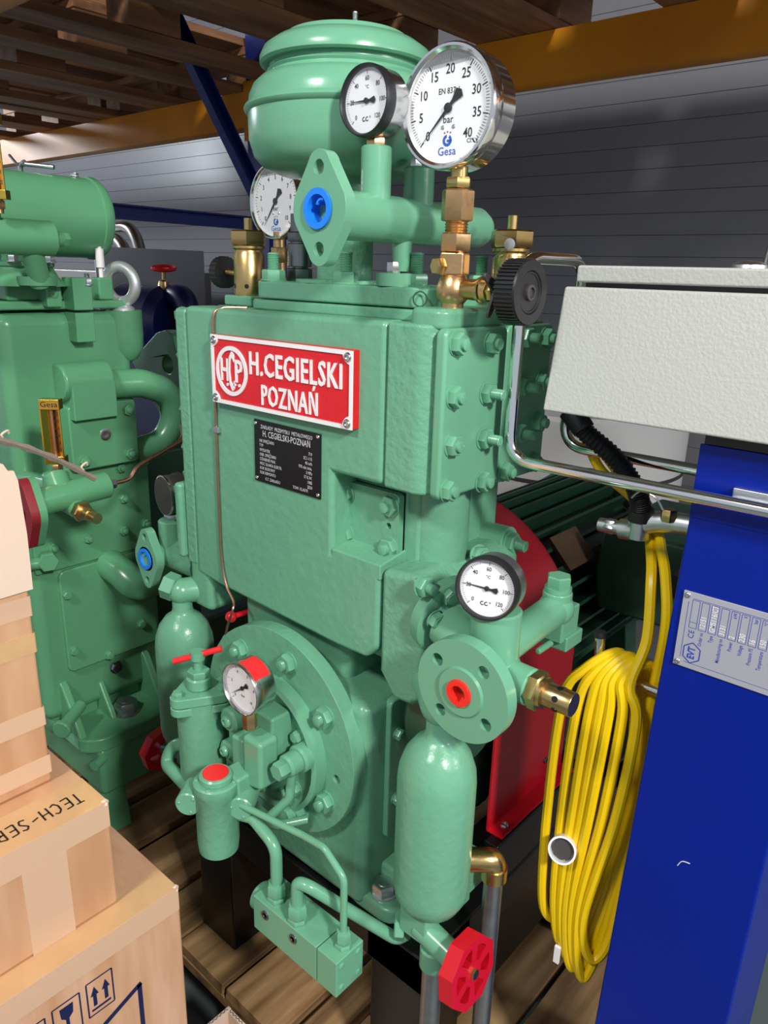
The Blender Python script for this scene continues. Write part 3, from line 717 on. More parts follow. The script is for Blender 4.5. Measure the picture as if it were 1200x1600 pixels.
for a in (35, 95, 155, 215, 275, 335):
    d = V((0, math.cos(R(a)), math.sin(R(a))))
    P('vent_hole', MB().lathe([(0.0033, -0.0005), (0.0033, 0.0003), (0, 0.0003)], V((-0.291, AY, 0.876))+d*0.0125, d, 12), 'black_paint', rbo)
gauge(comp, (AX+0.002, 0.578, 0.977), (0.22, -1, 0.10), 0.0325, 0.034, 'outlet_thermometer', 'black rimmed thermometer above the round outlet flange', 'black_plastic', 'zinc', 0.0038, ['0', '20', '40', '60', '80', '100', '120'], 10, None, ('°C', 0.40, 0.15), 190-13, extra='swirl', num=0.155)
P('gauge_stem', MB().cyl((AX, AY-0.006, 0.945), (AX, AY-0.006, 0.956), 0.012).hexp((AX, AY-0.006, 0.948), (0, 0, 1), 0.012, 0.005), 'steel', comp)
# bearing arm right of the column
P('side_boss', MB().cyl((-0.56, 0.79, 0.935), (-0.472, 0.79, 0.944), 0.027, 0.021, seg=28), 'paint', comp)
nut(comp, (-0.472, 0.79, 0.945), (1, 0, 0), 0.014, 0.011, 0.014)
nut(comp, (-0.461, 0.705, 0.953), (1, -0.3, 0.3), 0.012, 0.010, 0.004)

# left inlet fitting (mirror side) with blue plug and a gauge seen from behind
LX, LY, LZ = -1.019, 0.615, 0.823
lf = MB().cyl((LX, 0.60, LZ), (LX, 0.72, LZ), 0.020, seg=24).cyl((-0.93, LY+0.03, LZ), (LX, LY+0.03, LZ), 0.024, seg=24).cyl((LX, LY+0.03, LZ), (-0.90, LY+0.05, LZ+0.03), 0.022).cyl((LX+0.009, LY+0.03, LZ), (LX+0.009, LY+0.03, LZ+0.058), 0.021, seg=24, ch=0.002)
P('inlet_fitting', lf, 'paint', comp)
def oval(rh, rw, n=10):
    """oval two bolt flange outline, long axis along local Y"""
    pts = []
    for (cx, cy, r, a0, a1) in ((0, rh-rw*0.42, rw*0.42, 20, 160), (0, 0, rw, 160, 200), (0, -(rh-rw*0.42), rw*0.42, 200, 340), (0, 0, rw, -20, 20)):
        pts += circ(cx, cy, r, n, a0, a1)
    return pts
def oval_flange(c, n, rh, rw, th, bore, bolt_r, name, parent, plug, m='paint', up=(0, 0, 1)):
    F = frame(c, n, up)
    o = P(name, MB().prism(oval(rh, rw), -th, 0, F, [circ(0, 0, bore, 26), circ(0, rh-rw*0.44, bolt_r, 14), circ(0, -(rh-rw*0.44), bolt_r, 14)]), m, parent, bev=0.0012)
    if plug:
        P('flange_plug', MB(F).ring([(bore*0.78, -th*1.5), (bore*0.78, 0.003), (bore*1.12, 0.003), (bore*1.12, 0.0008), (bore*0.97, 0.0005), (bore*0.97, -th*1.5)], (0, 0, 0), (0, 0, 1), 30)
          .prism(circ(0, 0, bore*0.97, 24), -th*1.55, -th*1.4).prism(circ(bore*0.3, bore*0.15, bore*0.42, 8, 60, 170)+circ(bore*0.3, bore*0.15, bore*0.30, 8, 170, 60), -th, 0.002), plug, o)
    return o
oval_flange((LX, 0.600, LZ), (0, -1, 0), 0.050, 0.031, 0.014, 0.0155, 0.006, 'inlet_flange', comp, 'blue_plastic')
bk = MB().lathe([(0.0, 0.0), (0.030, 0.0), (0.0315, 0.002), (0.0315, 0.022), (0.033, 0.022), (0.033, 0.032), (0.0, 0.032)], (LX+0.009, LY+0.018, LZ+0.10), (0.15, 1, 0.0), 36)
lbk = P('inlet_thermometer', bk, 'dark_grey', comp, label='dark back of the thermometer on the left inlet')
P('case_rim', MB().ring([(0.0305, 0.0), (0.0322, 0.0), (0.0322, 0.003), (0.0305, 0.003)], (LX+0.009, LY+0.018, LZ+0.10), (0.15, 1, 0.0), 36), 'steel', lbk)
P('gauge_stem', MB().hexp((LX+0.009, LY+0.03, LZ+0.058), (0, 0, 1), 0.011, 0.010), 'steel', comp)
# left separator, its elbow and hidden valve wheel
lsep = separator(-0.919, 0.597, 'separator_bottle', label='left separator bottle half hidden behind the oil filter', dz=-0.022)
P('elbow_pipe', MB().tube(smooth_path([(-0.880, 0.655, 0.802), (-0.895, 0.635, 0.801), (-0.914, 0.605, 0.800), (-0.919, 0.598, 0.798)]), 0.0195, seg=20).sphere((-0.919, 0.597, 0.799), 0.0205), 'paint', comp)
P('hex_plug', MB().hexp((-0.925, 0.592, 0.803), (-0.85, -0.45, 0.25), 0.021, 0.020), 'paint', comp)
P('lower_lug', MB().prism(rrect(-0.913, 0.608, -0.862, 0.70, 0.012), 0.776, 0.87), 'cast_paint', comp, bev=0.014, seg=3)
handwheel((-1.008, 0.600, 0.480), (-1, -0.05, 0.15), 0.043, 'handwheel', comp, rot=0.1, nsides=6)
P('drain_body', MB().cyl((-1.004, 0.600, 0.481), (-0.92, 0.600, 0.505), 0.012).box((-0.94, 0.583, 0.490), (-0.90, 0.613, 0.534)), 'paint', comp)
P('wheel_knob', MB().sphere((-0.827, 0.618, 0.780), 0.0085).cyl((-0.827, 0.618, 0.780), (-0.820, 0.66, 0.78), 0.004), 'red_paint', comp)
# copper capillary down the front
P('capillary_tube', MB().tube(smooth_path([(-0.787, 0.632, 1.2205), (-0.800, 0.622, 1.2205), (-0.812, 0.612, 1.219), (-0.818, 0.602, 1.208), (-0.8205, 0.602, 1.15), (-0.8225, 0.602, 1.05), (-0.823, 0.602, 0.95), (-0.822, 0.602, 0.88), (-0.812, 0.600, 0.842), (-0.792, 0.597, 0.823), (-0.786, 0.59, 0.812), (-0.800, 0.59, 0.78), (-0.806, 0.585, 0.74)], 6), 0.0018, seg=8), 'copper', comp)
P('tube_clip', MB().box((-0.8285, 0.5995, 1.058), (-0.815, 0.605, 1.066)), 'zinc', comp, bev=0.0008)

# maker sign
spl = P('maker_sign', XZ([(-0.8157, 1.1010), (-0.5645, 1.1025), (-0.5650, 1.1885), (-0.8157, 1.1875)], 0.5955, 0.6062), 'plate_red', comp, bev=0.0004, label='red sign with raised white lettering')
SF = frame((-0.6903, 0.5955, 1.1447), (0, -1, 0), (0, 0, 1))
W, H, c = 0.1253, 0.0430, 0.0145
inner = []
for (qx, qy, a0) in ((W, H, 270), (-W, H, 360), (-W, -H, 90), (W, -H, 180)):
    inner += [p for p in circ(qx-math.copysign(0.0, qx), qy, c, 6, a0, a0-90)] if False else []
b = 0.0042
def corner(cx, cy, a0, a1): return circ(cx, cy, c, 6, a0, a1)
inner = [(W-b, H-c-0.001)]+corner(W-0.001, H-0.001, 255, 195)+corner(-W+0.001, H-0.001, 345, 285)+corner(-W+0.001, -H+0.001, 75, 15)+corner(W-0.001, -H+0.001, 165, 105)
inner = inner[1:]
P('sign_border', MB(SF).prism([(-W, -H), (W, -H), (W, H), (-W, H)], 0, 0.0016, None, [inner]), 'white_paint', spl)
lt = MB(SF); I4 = Matrix()
lt.textfit('H.CEGIELSKI', I4, 0.0300, 0.0140, 0.158, 0.0275, depth=0.0016, space=1.10)
lt.textfit('POZNAŃ', I4, 0.0215, -0.0225, 0.098, 0.0245, depth=0.0016, space=1.10)
P('lettering', lt, 'white_paint', spl)
em = MB(SF).ring([(0.0258, 0), (0.0258, 0.0016), (0.0310, 0.0016), (0.0310, 0)], (-0.0850, 0, 0), (0, 0, 1), 44)
em.textfit('H', I4, -0.0990, 0.001, 0.0145, 0.0280, depth=0.0016).textfit('C', I4, -0.0850, 0.0, 0.0110, 0.0480, depth=0.0016).textfit('P', I4, -0.0705, 0.001, 0.0140, 0.0280, depth=0.0016)
for k in (-0.0935, -0.0790, -0.0700): em.prism(circ(k, -0.0175 if k < -0.08 else -0.0165, 0.0020, 10), 0, 0.0016)
P('round_emblem', em, 'white_paint', spl)
for dx in (-1, 1):
    for dz in (-1, 1): screw(spl, (-0.6903+dx*0.1185, 0.5940, 1.1447+dz*0.0362), (0, -1, 0), 0.0052, 0.003, 'steel')
# black data plate
dpl = P('data_plate', XZ([(-0.7447, 1.0080), (-0.6240, 1.0075), (-0.6235, 1.0868), (-0.7440, 1.0880)], 0.6030, 0.6062), 'black_plate', comp, bev=0.0003, label='black data plate with silver print')
DF = frame((-0.6840, 0.6029, 1.0478), (0, -1, 0), (0, 0, 1))
tx = MB(DF)
tx.text('ZAKŁADY  PRZEMYSŁU  METALOWEGO', I4, 0.0066, 0.0, 0.0320, xs=0.80)
tx.text('H. CEGIELSKI-POZNAŃ', I4, 0.0112, 0.0, 0.0235, xs=0.76)
rows = [('NR SPRĘŻARKI', '719'), ('TYP', 'SC1-115'), ('WYDATEK', '40 m/h'), ('OBR. SPRĘŻARKI', '970 obr./min.'), ('CIŚNIENIE MAX.', '3 MPa'), ('MOC SILNIKA ELEKTR.', '17 K.W.'), ('ROK BUDOWY', '1985'), ('ROK REMONTU', '2024')]
for i, (a_, b_) in enumerate(rows):
    y = 0.0140-i*0.0059
    tx.text(a_, I4, 0.0054, -0.0500, y, 'LEFT', xs=0.78).text(b_, I4, 0.0056, 0.0465, y-0.0020, 'RIGHT', xs=0.78)
tx.text('K.T. ZAKŁADU', I4, 0.0054, -0.0400, -0.0345, 'LEFT', xs=0.8).text('TOW. KLASYF.', I4, 0.0054, 0.0400, -0.0345, 'RIGHT', xs=0.8)
P('plate_print', tx, 'silver_ink', dpl)
for dx in (-1, 1):
    for dz in (-1, 1): screw(dpl, (-0.6840+dx*0.0565, 0.6030, 1.0478+dz*0.0355), (0, -1, 0), 0.0026, 0.0015, 'steel', 'rivet')

# top: valve head plate, studs, air filter
hp = P('valve_head', MB().prism(rrect(-0.792, 0.634, -0.500, 0.812, 0.022), 1.2195, 1.232).prism(rrect(-0.787, 0.639, -0.504, 0.806, 0.022), 1.233, 1.2545), 'cast_paint', comp, bev=0.003)
P('stamp_ring', MB().ring([(0.0068, 0), (0.0068, 0.001), (0.0082, 0.001), (0.0082, 0)], (-0.512, 0.6392, 1.243), (0.35, -1, 0), 24), 'motor_green', comp)
for x, y, sl in ((-0.762, 0.655, 0.020), (-0.640, 0.660, 0.022), (-0.545, 0.672, 0.022), (-0.53, 0.775, 0.022), (-0.765, 0.78, 0.022)):
    nut(hp, (x, y, 1.2545), (0, 0, 1), 0.0145, 0.0135, sl)
cx, cy = -0.680, 0.699
P('filter_pipe', MB().lathe([(0.060, 1.254), (0.060, 1.258), (0.034, 1.259), (0.034, 1.385), (0, 1.385)], (cx, cy, 0), (0, 0, 1), 32), 'rough_cast_paint', comp)
pr = [(0.034, 1.372), (0.078, 1.375), (0.096, 1.381), (0.107, 1.392), (0.1125, 1.410), (0.113, 1.436), (0.1165, 1.4385), (0.1175, 1.441), (0.1165, 1.4435), (0.1125, 1.446), (0.1115, 1.454), (0.1065, 1.465), (0.098, 1.4725), (0.090, 1.4745), (0.0885, 1.478), (0.0905, 1.4805), (0.0885, 1.483), (0.0885, 1.490), (0.086, 1.491)]
P('air_filter', MB().lathe(pr+[(0, 1.491)], (cx, cy, 0), (0, 0, 1), 72), 'paint', comp)
pr = [(0.086, 1.488), (0.0955, 1.4865), (0.0985, 1.4885), (0.0985, 1.494), (0.094, 1.503), (0.082, 1.511), (0.072, 1.513), (0.068, 1.5185), (0.03, 1.522), (0, 1.523)]
P('filter_cover', MB().lathe(pr, (cx, cy, 0), (0, 0, 1), 72), 'paint', comp)
P('lid_stud', b_nut(0.006, 0.003, 0.003, 0.018)(), 'zinc', comp)
bpy.data.objects['lid_stud'].location = V((cx+0.012, cy, 1.522))
for v_ in bpy.data.objects['lid_stud'].data.vertices: v_.co += V(CB)
bpy.data.objects['lid_stud'].location -= V(CB)
bolt(comp, (cx-0.015, cy-0.02, 1.5225), (0, 0, 1), 0.006, 0.004, 'zinc')
# cooling water manifold
mx = -0.560
oval_flange((mx, 0.5390, 1.3249), (0, -1, 0), 0.0525, 0.036, 0.014, 0.0165, 0.0068, 'manifold_flange', comp, 'blue_plastic')
P('manifold_pipe', MB().lathe([(0.0235, 0.553), (0.0235, 0.800), (0.019, 0.812), (0, 0.814)], (mx, 0, 1.3215), (0, 1, 0), 32), 'paint', comp)
P('manifold_stub', MB().cyl((mx, 0.6195, 1.33), (mx, 0.6195, 1.389), 0.0155, seg=28, ch=0.0015), 'paint', comp)
P('manifold_stub', MB().cyl((mx, 0.689, 1.33), (mx, 0.689, 1.377), 0.0165, seg=28, ch=0.002), 'paint', comp)
P('manifold_leg', MB().lathe([(0.012, 1.31), (0.0105, 1.285), (0.009, 1.27), (0.0, 1.268)], (mx, 0.664, 0), (0, 0, 1), 20).lathe([(0.022, 1.2545), (0.022, 1.268), (0.0, 1.268)], (mx-0.004, 0.660, 0), (0, 0, 1), 24), 'paint', comp)
P('leg_nut', MB().hexp((mx-0.004, 0.657, 1.268), (0, 0, 1), 0.0085, 0.012), 'steel', comp)
P('stub_plug', MB().hexp((mx-0.004, 0.689, 1.377), (0, 0, 1), 0.007, 0.012), 'zinc', comp)
gauge(comp, (-0.5600, 0.598, 1.4275), (0, -1, 0), 0.0325, 0.034, 'water_thermometer', 'upper thermometer with a black rim', 'black_plastic', 'steel', 0.0035, ['0', '20', '40', '60', '80', '100', '120'], 10, None, ('°C', 0.42, 0.15), 180, extra='swirl', num=0.155)
P('gauge_stem', MB().hexp((mx, 0.6195, 1.388), (0, 0, 1), 0.0105, 0.009).cyl((mx, 0.6195, 1.395), (mx, 0.6195, 1.402), 0.007), 'bronze', comp)
# big pressure gauge on its brass cock
GX, GY = -0.478, 0.650
gauge(comp, (GX-0.008, 0.6330, 1.4192), (0.03, -1, 0.0), 0.0550, 0.042, 'pressure_gauge', 'largest gauge, chrome rim, scale to 40 bar', 'chrome', 'chrome', 0.0065, ['0', '5', '10', '15', '20', '25', '30', '35', '40'], 10, 'EN 837-1', ('bar', -0.205, 0.19), 225, extra='maker', num=0.185)
cl = MB(frame((GX-0.008, 0.6330, 1.4192), (0.03, -1, 0), (0, 0, 1))).text('Cl.1.6', I4, 0.0055, 0.029, -0.030, z=-0.0057)
P('class_mark', cl, 'ink', comp)
sm = MB()
def zc(r0, z0, z1, r1=None): sm.cyl((GX, GY, z0), (GX, GY, z1), r0, r1, 20)
zc(0.0095, 1.352, 1.372)
st1 = MB().cyl((GX, GY, 1.352), (GX, GY, 1.370), 0.0085, seg=18).hexp((GX, GY, 1.349), (0, 0, 1), 0.0130, 0.010)
P('gauge_nipple', st1, 'brass', comp)
P('union_nut', MB().hexp((GX, GY, 1.319), (0, 0, 1), 0.0165, 0.029, rot=0.35), 'bronze', comp)
th = [(0.010, 1.300)]
for i in range(7): th += [(0.0118, 1.302+i*0.0028), (0.0105, 1.3034+i*0.0028)]
P('threaded_nipple', MB().lathe(th+[(0.010, 1.322)], (GX, GY, 0), (0, 0, 1), 22), 'bronze', comp)
P('union_nut', MB().hexp((GX, GY, 1.290), (0, 0, 1), 0.0165, 0.018, rot=0.15), 'bronze', comp)
ck = MB().prism([(-0.0125, -0.0125), (0.0125, -0.0125), (0.0125, 0.0125), (-0.0125, 0.0125)], 1.267, 1.290, Matrix.Translation((GX, GY, 0)) @ Matrix.Rotation(R(20), 4, 'Z'))
P('cock_head', ck, 'bronze', comp, bev=0.0025)
P('bleed_screw', MB().hexp((GX-0.006, GY-0.012, 1.276), (-0.35, -1, 0), 0.0085, 0.010), 'brass', comp)
P('cock_body', MB().lathe([(0.0115, 1.236), (0.0115, 1.240), (0.0165, 1.246), (0.0175, 1.255), (0.0145, 1.264), (0.0115, 1.268), (0, 1.268)], (GX, GY, 0), (0, 0, 1), 28), 'bronze', comp)
P('cock_side', MB().lathe([(0.0095, 0.008), (0.0105, 0.03), (0.0130, 0.034), (0.0135, 0.037), (0.0115, 0.038), (0.011, 0.044), (0, 0.044)], (GX, GY, 1.2545), (1, 0, 0), 26).hexp((GX+0.043, GY, 1.2545), (1, 0, 0), 0.0105, 0.008), 'brass', comp)
gd = []
for k in range(4):
    a = 45+90*k; gd += circ(0.0265*math.cos(R(a)), 0.0265*math.sin(R(a)), 0.003, 4, a-80, a+80)+[(0.0085*math.cos(R(a+45)), 0.0085*math.sin(R(a+45)))]
P('wheel_guard', MB().prism(gd, 0, 0.0035, frame((GX+0.052, GY, 1.2545), (1, 0, 0)) @ Matrix.Rotation(0.25, 4, 'Z')), 'dark_grey', comp, bev=0.001)
P('wheel_spindle', MB().cyl((GX+0.048, GY, 1.2545), (GX+0.076, GY, 1.2545), 0.0045), 'dark_steel', comp)
kn = []
for i in range(48):
    for (rr, da) in ((0.0310, -2.4), (0.0310, 1.0), (0.0293, 1.6), (0.0293, 4.4)):
        a = R(360*i/48+da); kn.append((rr*math.cos(a), rr*math.sin(a)))
WF = frame((GX+0.0685, GY, 1.2540), (1, 0, 0.0))
bw = P('plastic_handwheel', MB().prism(kn, 0, 0.0205, WF), 'black_plastic', comp)
P('wheel_face', MB(WF).lathe([(0.0300, 0.0200), (0.0295, 0.0225), (0.0205, 0.0225), (0.0195, 0.0206), (0.0, 0.0206)], (0, 0, 0), (0, 0, 1), 44), 'black_plastic', bw)
P('wheel_ridge', MB(WF).ring([(0.0170, 0.0205), (0.0175, 0.0215), (0.0190, 0.0215), (0.0195, 0.0205)], (0, 0, 0), (0, 0, 1), 40), 'black_plastic', bw)
P('wheel_hub', MB(WF).lathe([(0.0080, 0.0200), (0.0075, 0.0235), (0.005, 0.0240), (0.0045, 0.0215), (0, 0.0215)], (0, 0, 0), (0, 0, 1), 20), 'dark_grey', bw)
# safety valves
def safety(x, y, z0, seal):
    p = MB().lathe([(0.020, 0), (0.0205, 0.003), (0.0205, 0.052), (0.0185, 0.055), (0.0185, 0.058), (0.0215, 0.060), (0.0215, 0.063), (0.0185, 0.064), (0, 0.064)], (x, y, z0), (0, 0, 1), 32)
    sv = P('safety_valve', p, 'brass', comp)
    P('valve_cap', MB().hexp((x, y, z0+0.064), (0, 0, 1), 0.0245, 0.019, rot=0.25, ch=0.002), 'brass', sv)
    P('cap_pin', MB().cyl((x, y, z0+0.083), (x, y, z0+0.098), 0.0055), 'brass', sv)
    for a in (250, 310, 10):
        d = V((math.cos(R(a)), math.sin(R(a)), 0))
        P('vent_hole', MB().lathe([(0.003, -0.0005), (0.003, 0.0003), (0, 0.0003)], V((x, y, z0+0.012))+d*0.0205, d, 12), 'black_paint', sv)
    if seal:
        P('seal_wire', MB().tube(smooth_path([(x-0.012, y-0.021, z0+0.078), (x+0.010, y-0.026, z0+0.074), (x+0.018, y-0.024, z0+0.067)]), 0.0005, 5).tube(smooth_path([(x-0.010, y-0.020, z0+0.052), (x+0.008, y-0.026, z0+0.062), (x+0.018, y-0.024, z0+0.067)]), 0.0005, 5), 'zinc', sv)
        P('lead_seal', MB().lathe([(0.006, 0), (0.006, 0.002), (0, 0.003)], (x+0.014, y-0.025, z0+0.067), (0.4, -1, 0), 16), 'zinc', sv)
P('valve_pad', MB().box((-0.508, 0.752, 1.2195), (-0.4668, 0.805, 1.2345)), 'paint', comp, bev=0.003)
safety(-0.490, 0.772, 1.2345, True)
P('valve_pad', MB().box((-0.872, 0.660, 1.2195), (-0.815, 0.715, 1.2335)), 'paint', comp, bev=0.003)
safety(-0.843, 0.682, 1.2335, False)
P('small_wheel', MB().prism([(0.022*math.cos(R(i*7.5))*(1 if i % 2 else 0.95), 0.022*math.sin(R(i*7.5))*(1 if i % 2 else 0.95)) for i in range(48)], 0, 0.014, frame((-0.915, 0.70, 1.262), (-1, 0, 0))), 'black_plastic', comp)
P('wheel_spindle', MB().cyl((-0.915, 0.70, 1.262), (-0.84, 0.72, 1.262), 0.005), 'brass', comp)
# left gauge behind the air filter
gauge(comp, (-0.930, 0.800, 1.365), (0, -1, 0), 0.0550, 0.040, 'pressure_gauge', 'pressure gauge to 10 bar half hidden behind the air filter', 'chrome', 'chrome', 0.0055, ['0', '1', '2', '3', '4', '5', '6', '7', '8', '9', '10'], 5, None, ('bar', -0.205, 0.18), 225+8, extra='maker', num=0.14)
lx, ly = -0.930, 0.812
P('gauge_nipple', MB().cyl((lx, ly, 1.30), (lx, ly, 1.322), 0.009), 'bronze', comp)
P('gauge_cock', MB().hexp((lx, ly, 1.278), (0, 0, 1), 0.013, 0.022).cyl((lx, ly, 1.20), (lx, ly, 1.28), 0.010).hexp((lx, ly, 1.24), (0, 0, 1), 0.0145, 0.016), 'bronze', comp)
P('check_valve', MB().cyl((-0.752, 0.690, 1.2545), (-0.752, 0.690, 1.335), 0.011).hexp((-0.752, 0.690, 1.2545), (0, 0, 1), 0.0165, 0.016).cyl((-0.752, 0.690, 1.272), (-0.752, 0.690, 1.300), 0.0155, ch=0.001).hexp((-0.752, 0.690, 1.302), (0, 0, 1), 0.015, 0.012), 'dark_steel', comp)

# base frame, flywheel guard and motor
bf = MB()
for y0 in (0.60, 1.16): bf.box((-0.93, y0, 0.38), (-0.43, y0+0.10, 0.44))
for x0 in (-0.93, -0.53):
    bf.box((x0, 0.60, 0.38), (x0+0.10, 1.50, 0.4395))
    for y0 in (0.605, 1.02, 1.40): bf.box((x0+0.005, y0, 0.150), (x0+0.095, y0+0.09, 0.385))
bf.box((-0.455, 0.76, 0.40), (-0.432, 1.02, 0.5125)).box((-0.93, 0.76, 0.40), (-0.90, 1.02, 0.5125))
bf.box((-0.53, 0.70, 0.22), (-0.45, 1.48, 0.39))
P('base_frame', bf, 'black_paint', comp, bev=0.003)
gx, gz, gr = -0.682, 0.712, 0.222
outer = [(gx+gr, 0.515)]+circ(gx, gz, gr, 28, 0, 180)+[(gx-gr, 0.515)]
t = 0.003
innr = [(gx-gr+t, 0.515)]+circ(gx, gz, gr-t, 28, 180, 0)+[(gx+gr-t, 0.515)]
gu = P('flywheel_guard', XZ(outer+innr, 0.776, 0.990), 'red_paint', comp)
P('guard_flange', MB().box((gx+gr-0.003, 0.776, 0.5125), (gx+gr+0.024, 0.990, 0.5160)), 'red_paint', gu, bev=0.0008)
P('guard_back', XZ(outer, 0.988, 0.990), 'red_paint', gu)
for y in (0.80, 0.935): screw(gu, (gx+gr+0.012, y, 0.516), (0, 0, 1), 0.0065, 0.004, 'zinc')
screw(gu, (gx+gr, 0.93, 0.552), (1, 0, 0), 0.005, 0.003, 'dark_steel')
P('flywheel', MB().lathe([(0.16, 0), (0.16, 0.08), (0.14, 0.085), (0.05, 0.07), (0, 0.07)], (gx, 0.95, gz-0.02), (0, -1, 0), 44), 'black_paint', comp)
P('crank_rear', MB().cyl((-0.69, 0.92, 0.69), (-0.50, 0.75, 0.69), 0.10, seg=32), 'motor_green', comp) if False else None
P('crankcase_rear', MB().box((-0.82, 0.80, 0.50), (-0.50, 0.86, 0.93)), 'motor_green', comp, bev=0.02)
P('rear_drum', MB().cyl((-0.52, 0.715, 0.735), (-0.455, 0.715, 0.735), 0.075, seg=40, ch=0.01), 'motor_green', comp)
mo = MB().cyl((gx, 1.03, 0.700), (gx, 1.46, 0.700), 0.145, seg=48)
motor = P('motor', mo, 'motor_green', comp, label='dark green finned electric motor')
def b_fin(): return MB().box((0.130, -0.003, 0.0), (0.178, 0.003, 0.40))
for i in range(22):
    a = -30+11.2*i
    o = inst('fin', b_fin, 'cooling_fin', 'motor_green', motor, (gx, 1.045, 0.700), (0, 1, 0), up=(0, 0, 1))
    o.matrix_local = Matrix.Translation(V((gx, 1.045, 0.700))-V(CB)) @ Matrix(((1, 0, 0, 0), (0, 0, 1, 0), (0, -1, 0, 0), (0, 0, 0, 1))) @ Matrix.Rotation(R(-a), 4, 'Z')
es = MB().lathe([(0.10, 0), (0.165, 0.008), (0.176, 0.02), (0.176, 0.03), (0.14, 0.032)], (gx, 1.012, 0.700), (0, 1, 0), 44)
P('end_shield', es, 'motor_green', motor)
P('fan_cowl', MB().lathe([(0.178, 0), (0.183, 0.01), (0.178, 0.04), (0.15, 0.05), (0, 0.05)], (gx, 1.45, 0.700), (0, 1, 0), 44), 'motor_green', motor)
P('terminal_box', MB().prism([(1.16, 0.72), (1.40, 0.72), (1.42, 0.80), (1.40, 0.87), (1.16, 0.87), (1.14, 0.80)], gx+0.17, gx+0.33, SX), 'motor_green', motor, bev=0.008)
P('terminal_lid', MB().box((gx+0.33, 1.15, 0.70), (gx+0.345, 1.41, 0.885)), 'motor_green', motor, bev=0.004)
for y in (1.08, 1.36):
    P('motor_foot', MB().prism([(gx+0.04, 0.44), (gx+0.22, 0.44), (gx+0.22, 0.46), (gx+0.17, 0.48), (gx+0.15, 0.63), (gx+0.04, 0.60)], -(y+0.05), -y, FX).prism([(gx-0.04, 0.44), (gx-0.22, 0.44), (gx-0.22, 0.46), (gx-0.17, 0.48), (gx-0.15, 0.63), (gx-0.04, 0.60)], -(y+0.05), -y, FX), 'motor_green', motor, bev=0.004)
mp = Matrix.Translation((gx, 1.13, 0.700)) @ Matrix.Rotation(R(46), 4, 'Y')
P('rating_plate', MB().box((-0.032, -0.045, 0.1785), (0.032, 0.045, 0.185), mp), 'label_brown', motor, label='worn brown rating plate')

# ------------------------------------------------------------------ second compressor at the left
C2 = (-1.58, 0.68, 0.148)
c2 = thing('compressor', C2, 'taller darker green compressor behind the cartons, with a zinc lifting eye on top', 'compressor')
P('cylinder_block', MB().box((-1.85, 0.545, 0.40), (-1.33, 0.79, 1.185)), 'old_paint', c2, bev=0.022, seg=4)
P('head_plate', MB().box((-1.85, 0.55, 1.190), (-1.335, 0.79, 1.205)).box((-1.80, 0.57, 1.205), (-1.345, 0.70, 1.232)), 'old_paint', c2, bev=0.004)
P('key_block', MB().box((-1.34, 0.665, 1.190), (-1.300, 0.700, 1.245)).box((-1.34, 0.665, 1.135), (-1.300, 0.700, 1.186)), 'old_paint_smooth', c2, bev=0.002)
P('plug_block', MB().box((-1.35, 0.625, 1.195), (-1.315, 0.652, 1.240)), 'old_paint_smooth', c2, bev=0.003)
screw(c2, (-1.315, 0.638, 1.218), (1, 0, 0), 0.008, 0.003, 'old_paint_smooth')
P('head_tower', MB().lathe([(0.075, 1.230), (0.06, 1.245), (0.052, 1.26), (0.055, 1.262), (0.055, 1.268), (0.03, 1.27), (0.028, 1.31)], (-1.36, 0.605, 0), (0, 0, 1), 36), 'old_paint', c2)
for dx, dy in ((0.045, -0.03), (0.04, 0.035), (0.055, 0.09), (-0.03, -0.04)):
    nut(c2, (-1.36+dx, 0.605+dy, 1.268 if dy < 0.08 else 1.232), (0, 0, 1), 0.009, 0.012, 0.008, m='zinc')
P('sensor_seat', MB().box((-1.37, 0.735, 1.205), (-1.34, 0.765, 1.245)), 'old_paint_smooth', c2, bev=0.004)
P('sensor', MB().cyl((-1.355, 0.750, 1.245), (-1.355, 0.750, 1.262), 0.004).cyl((-1.355, 0.750, 1.262), (-1.355, 0.750, 1.295), 0.0075).cyl((-1.355, 0.750, 1.295), (-1.355, 0.750, 1.305), 0.004), 'white_paint', c2)
P('air_tank', MB().lathe([(0.055, -0.30), (0.069, -0.285), (0.069, 0.0), (0.0715, 0.001), (0.0715, 0.012), (0.066, 0.02), (0.0, 0.024)], (-1.40, 0.755, 1.347), (0, 1, 0), 48), 'old_paint_smooth', c2)
bolt(c2, (-1.40, 0.74, 1.417), (0, 0, 1), 0.007, 0.005, 'zinc')
P('tank_cock', MB().tube(smooth_path([(-1.45, 0.665, 1.415), (-1.445, 0.665, 1.43), (-1.43, 0.665, 1.435)]), 0.004).cyl((-1.435, 0.665, 1.432), (-1.395, 0.700, 1.428), 0.004).cyl((-1.45, 0.66, 1.432), (-1.475, 0.66, 1.448), 0.0025), 'zinc', c2)
P('header_pipe', MB().cyl((-1.25, 0.35, 1.305), (-1.25, 0.613, 1.305), 0.027, seg=32, ch=0.003), 'old_paint_smooth', c2)
P('header_plug', MB().cyl((-1.25, 0.613, 1.305), (-1.25, 0.628, 1.305), 0.012).hexp((-1.25, 0.628, 1.305), (0, 1, 0), 0.011, 0.012), 'old_paint_smooth', c2)
for y in (0.585,): P('header_leg', MB().cyl((-1.25, 0.575, 1.30), (-1.28, 0.600, 1.235), 0.017).lathe([(0.03, 0), (0.03, 0.014), (0, 0.014)], (-1.29, 0.60, 1.232), (0, 0, 1), 24), 'old_paint', c2)
P('header_stub', MB().cyl((-1.245, 0.520, 1.32), (-1.245, 0.520, 1.352), 0.013), 'old_paint_smooth', c2)
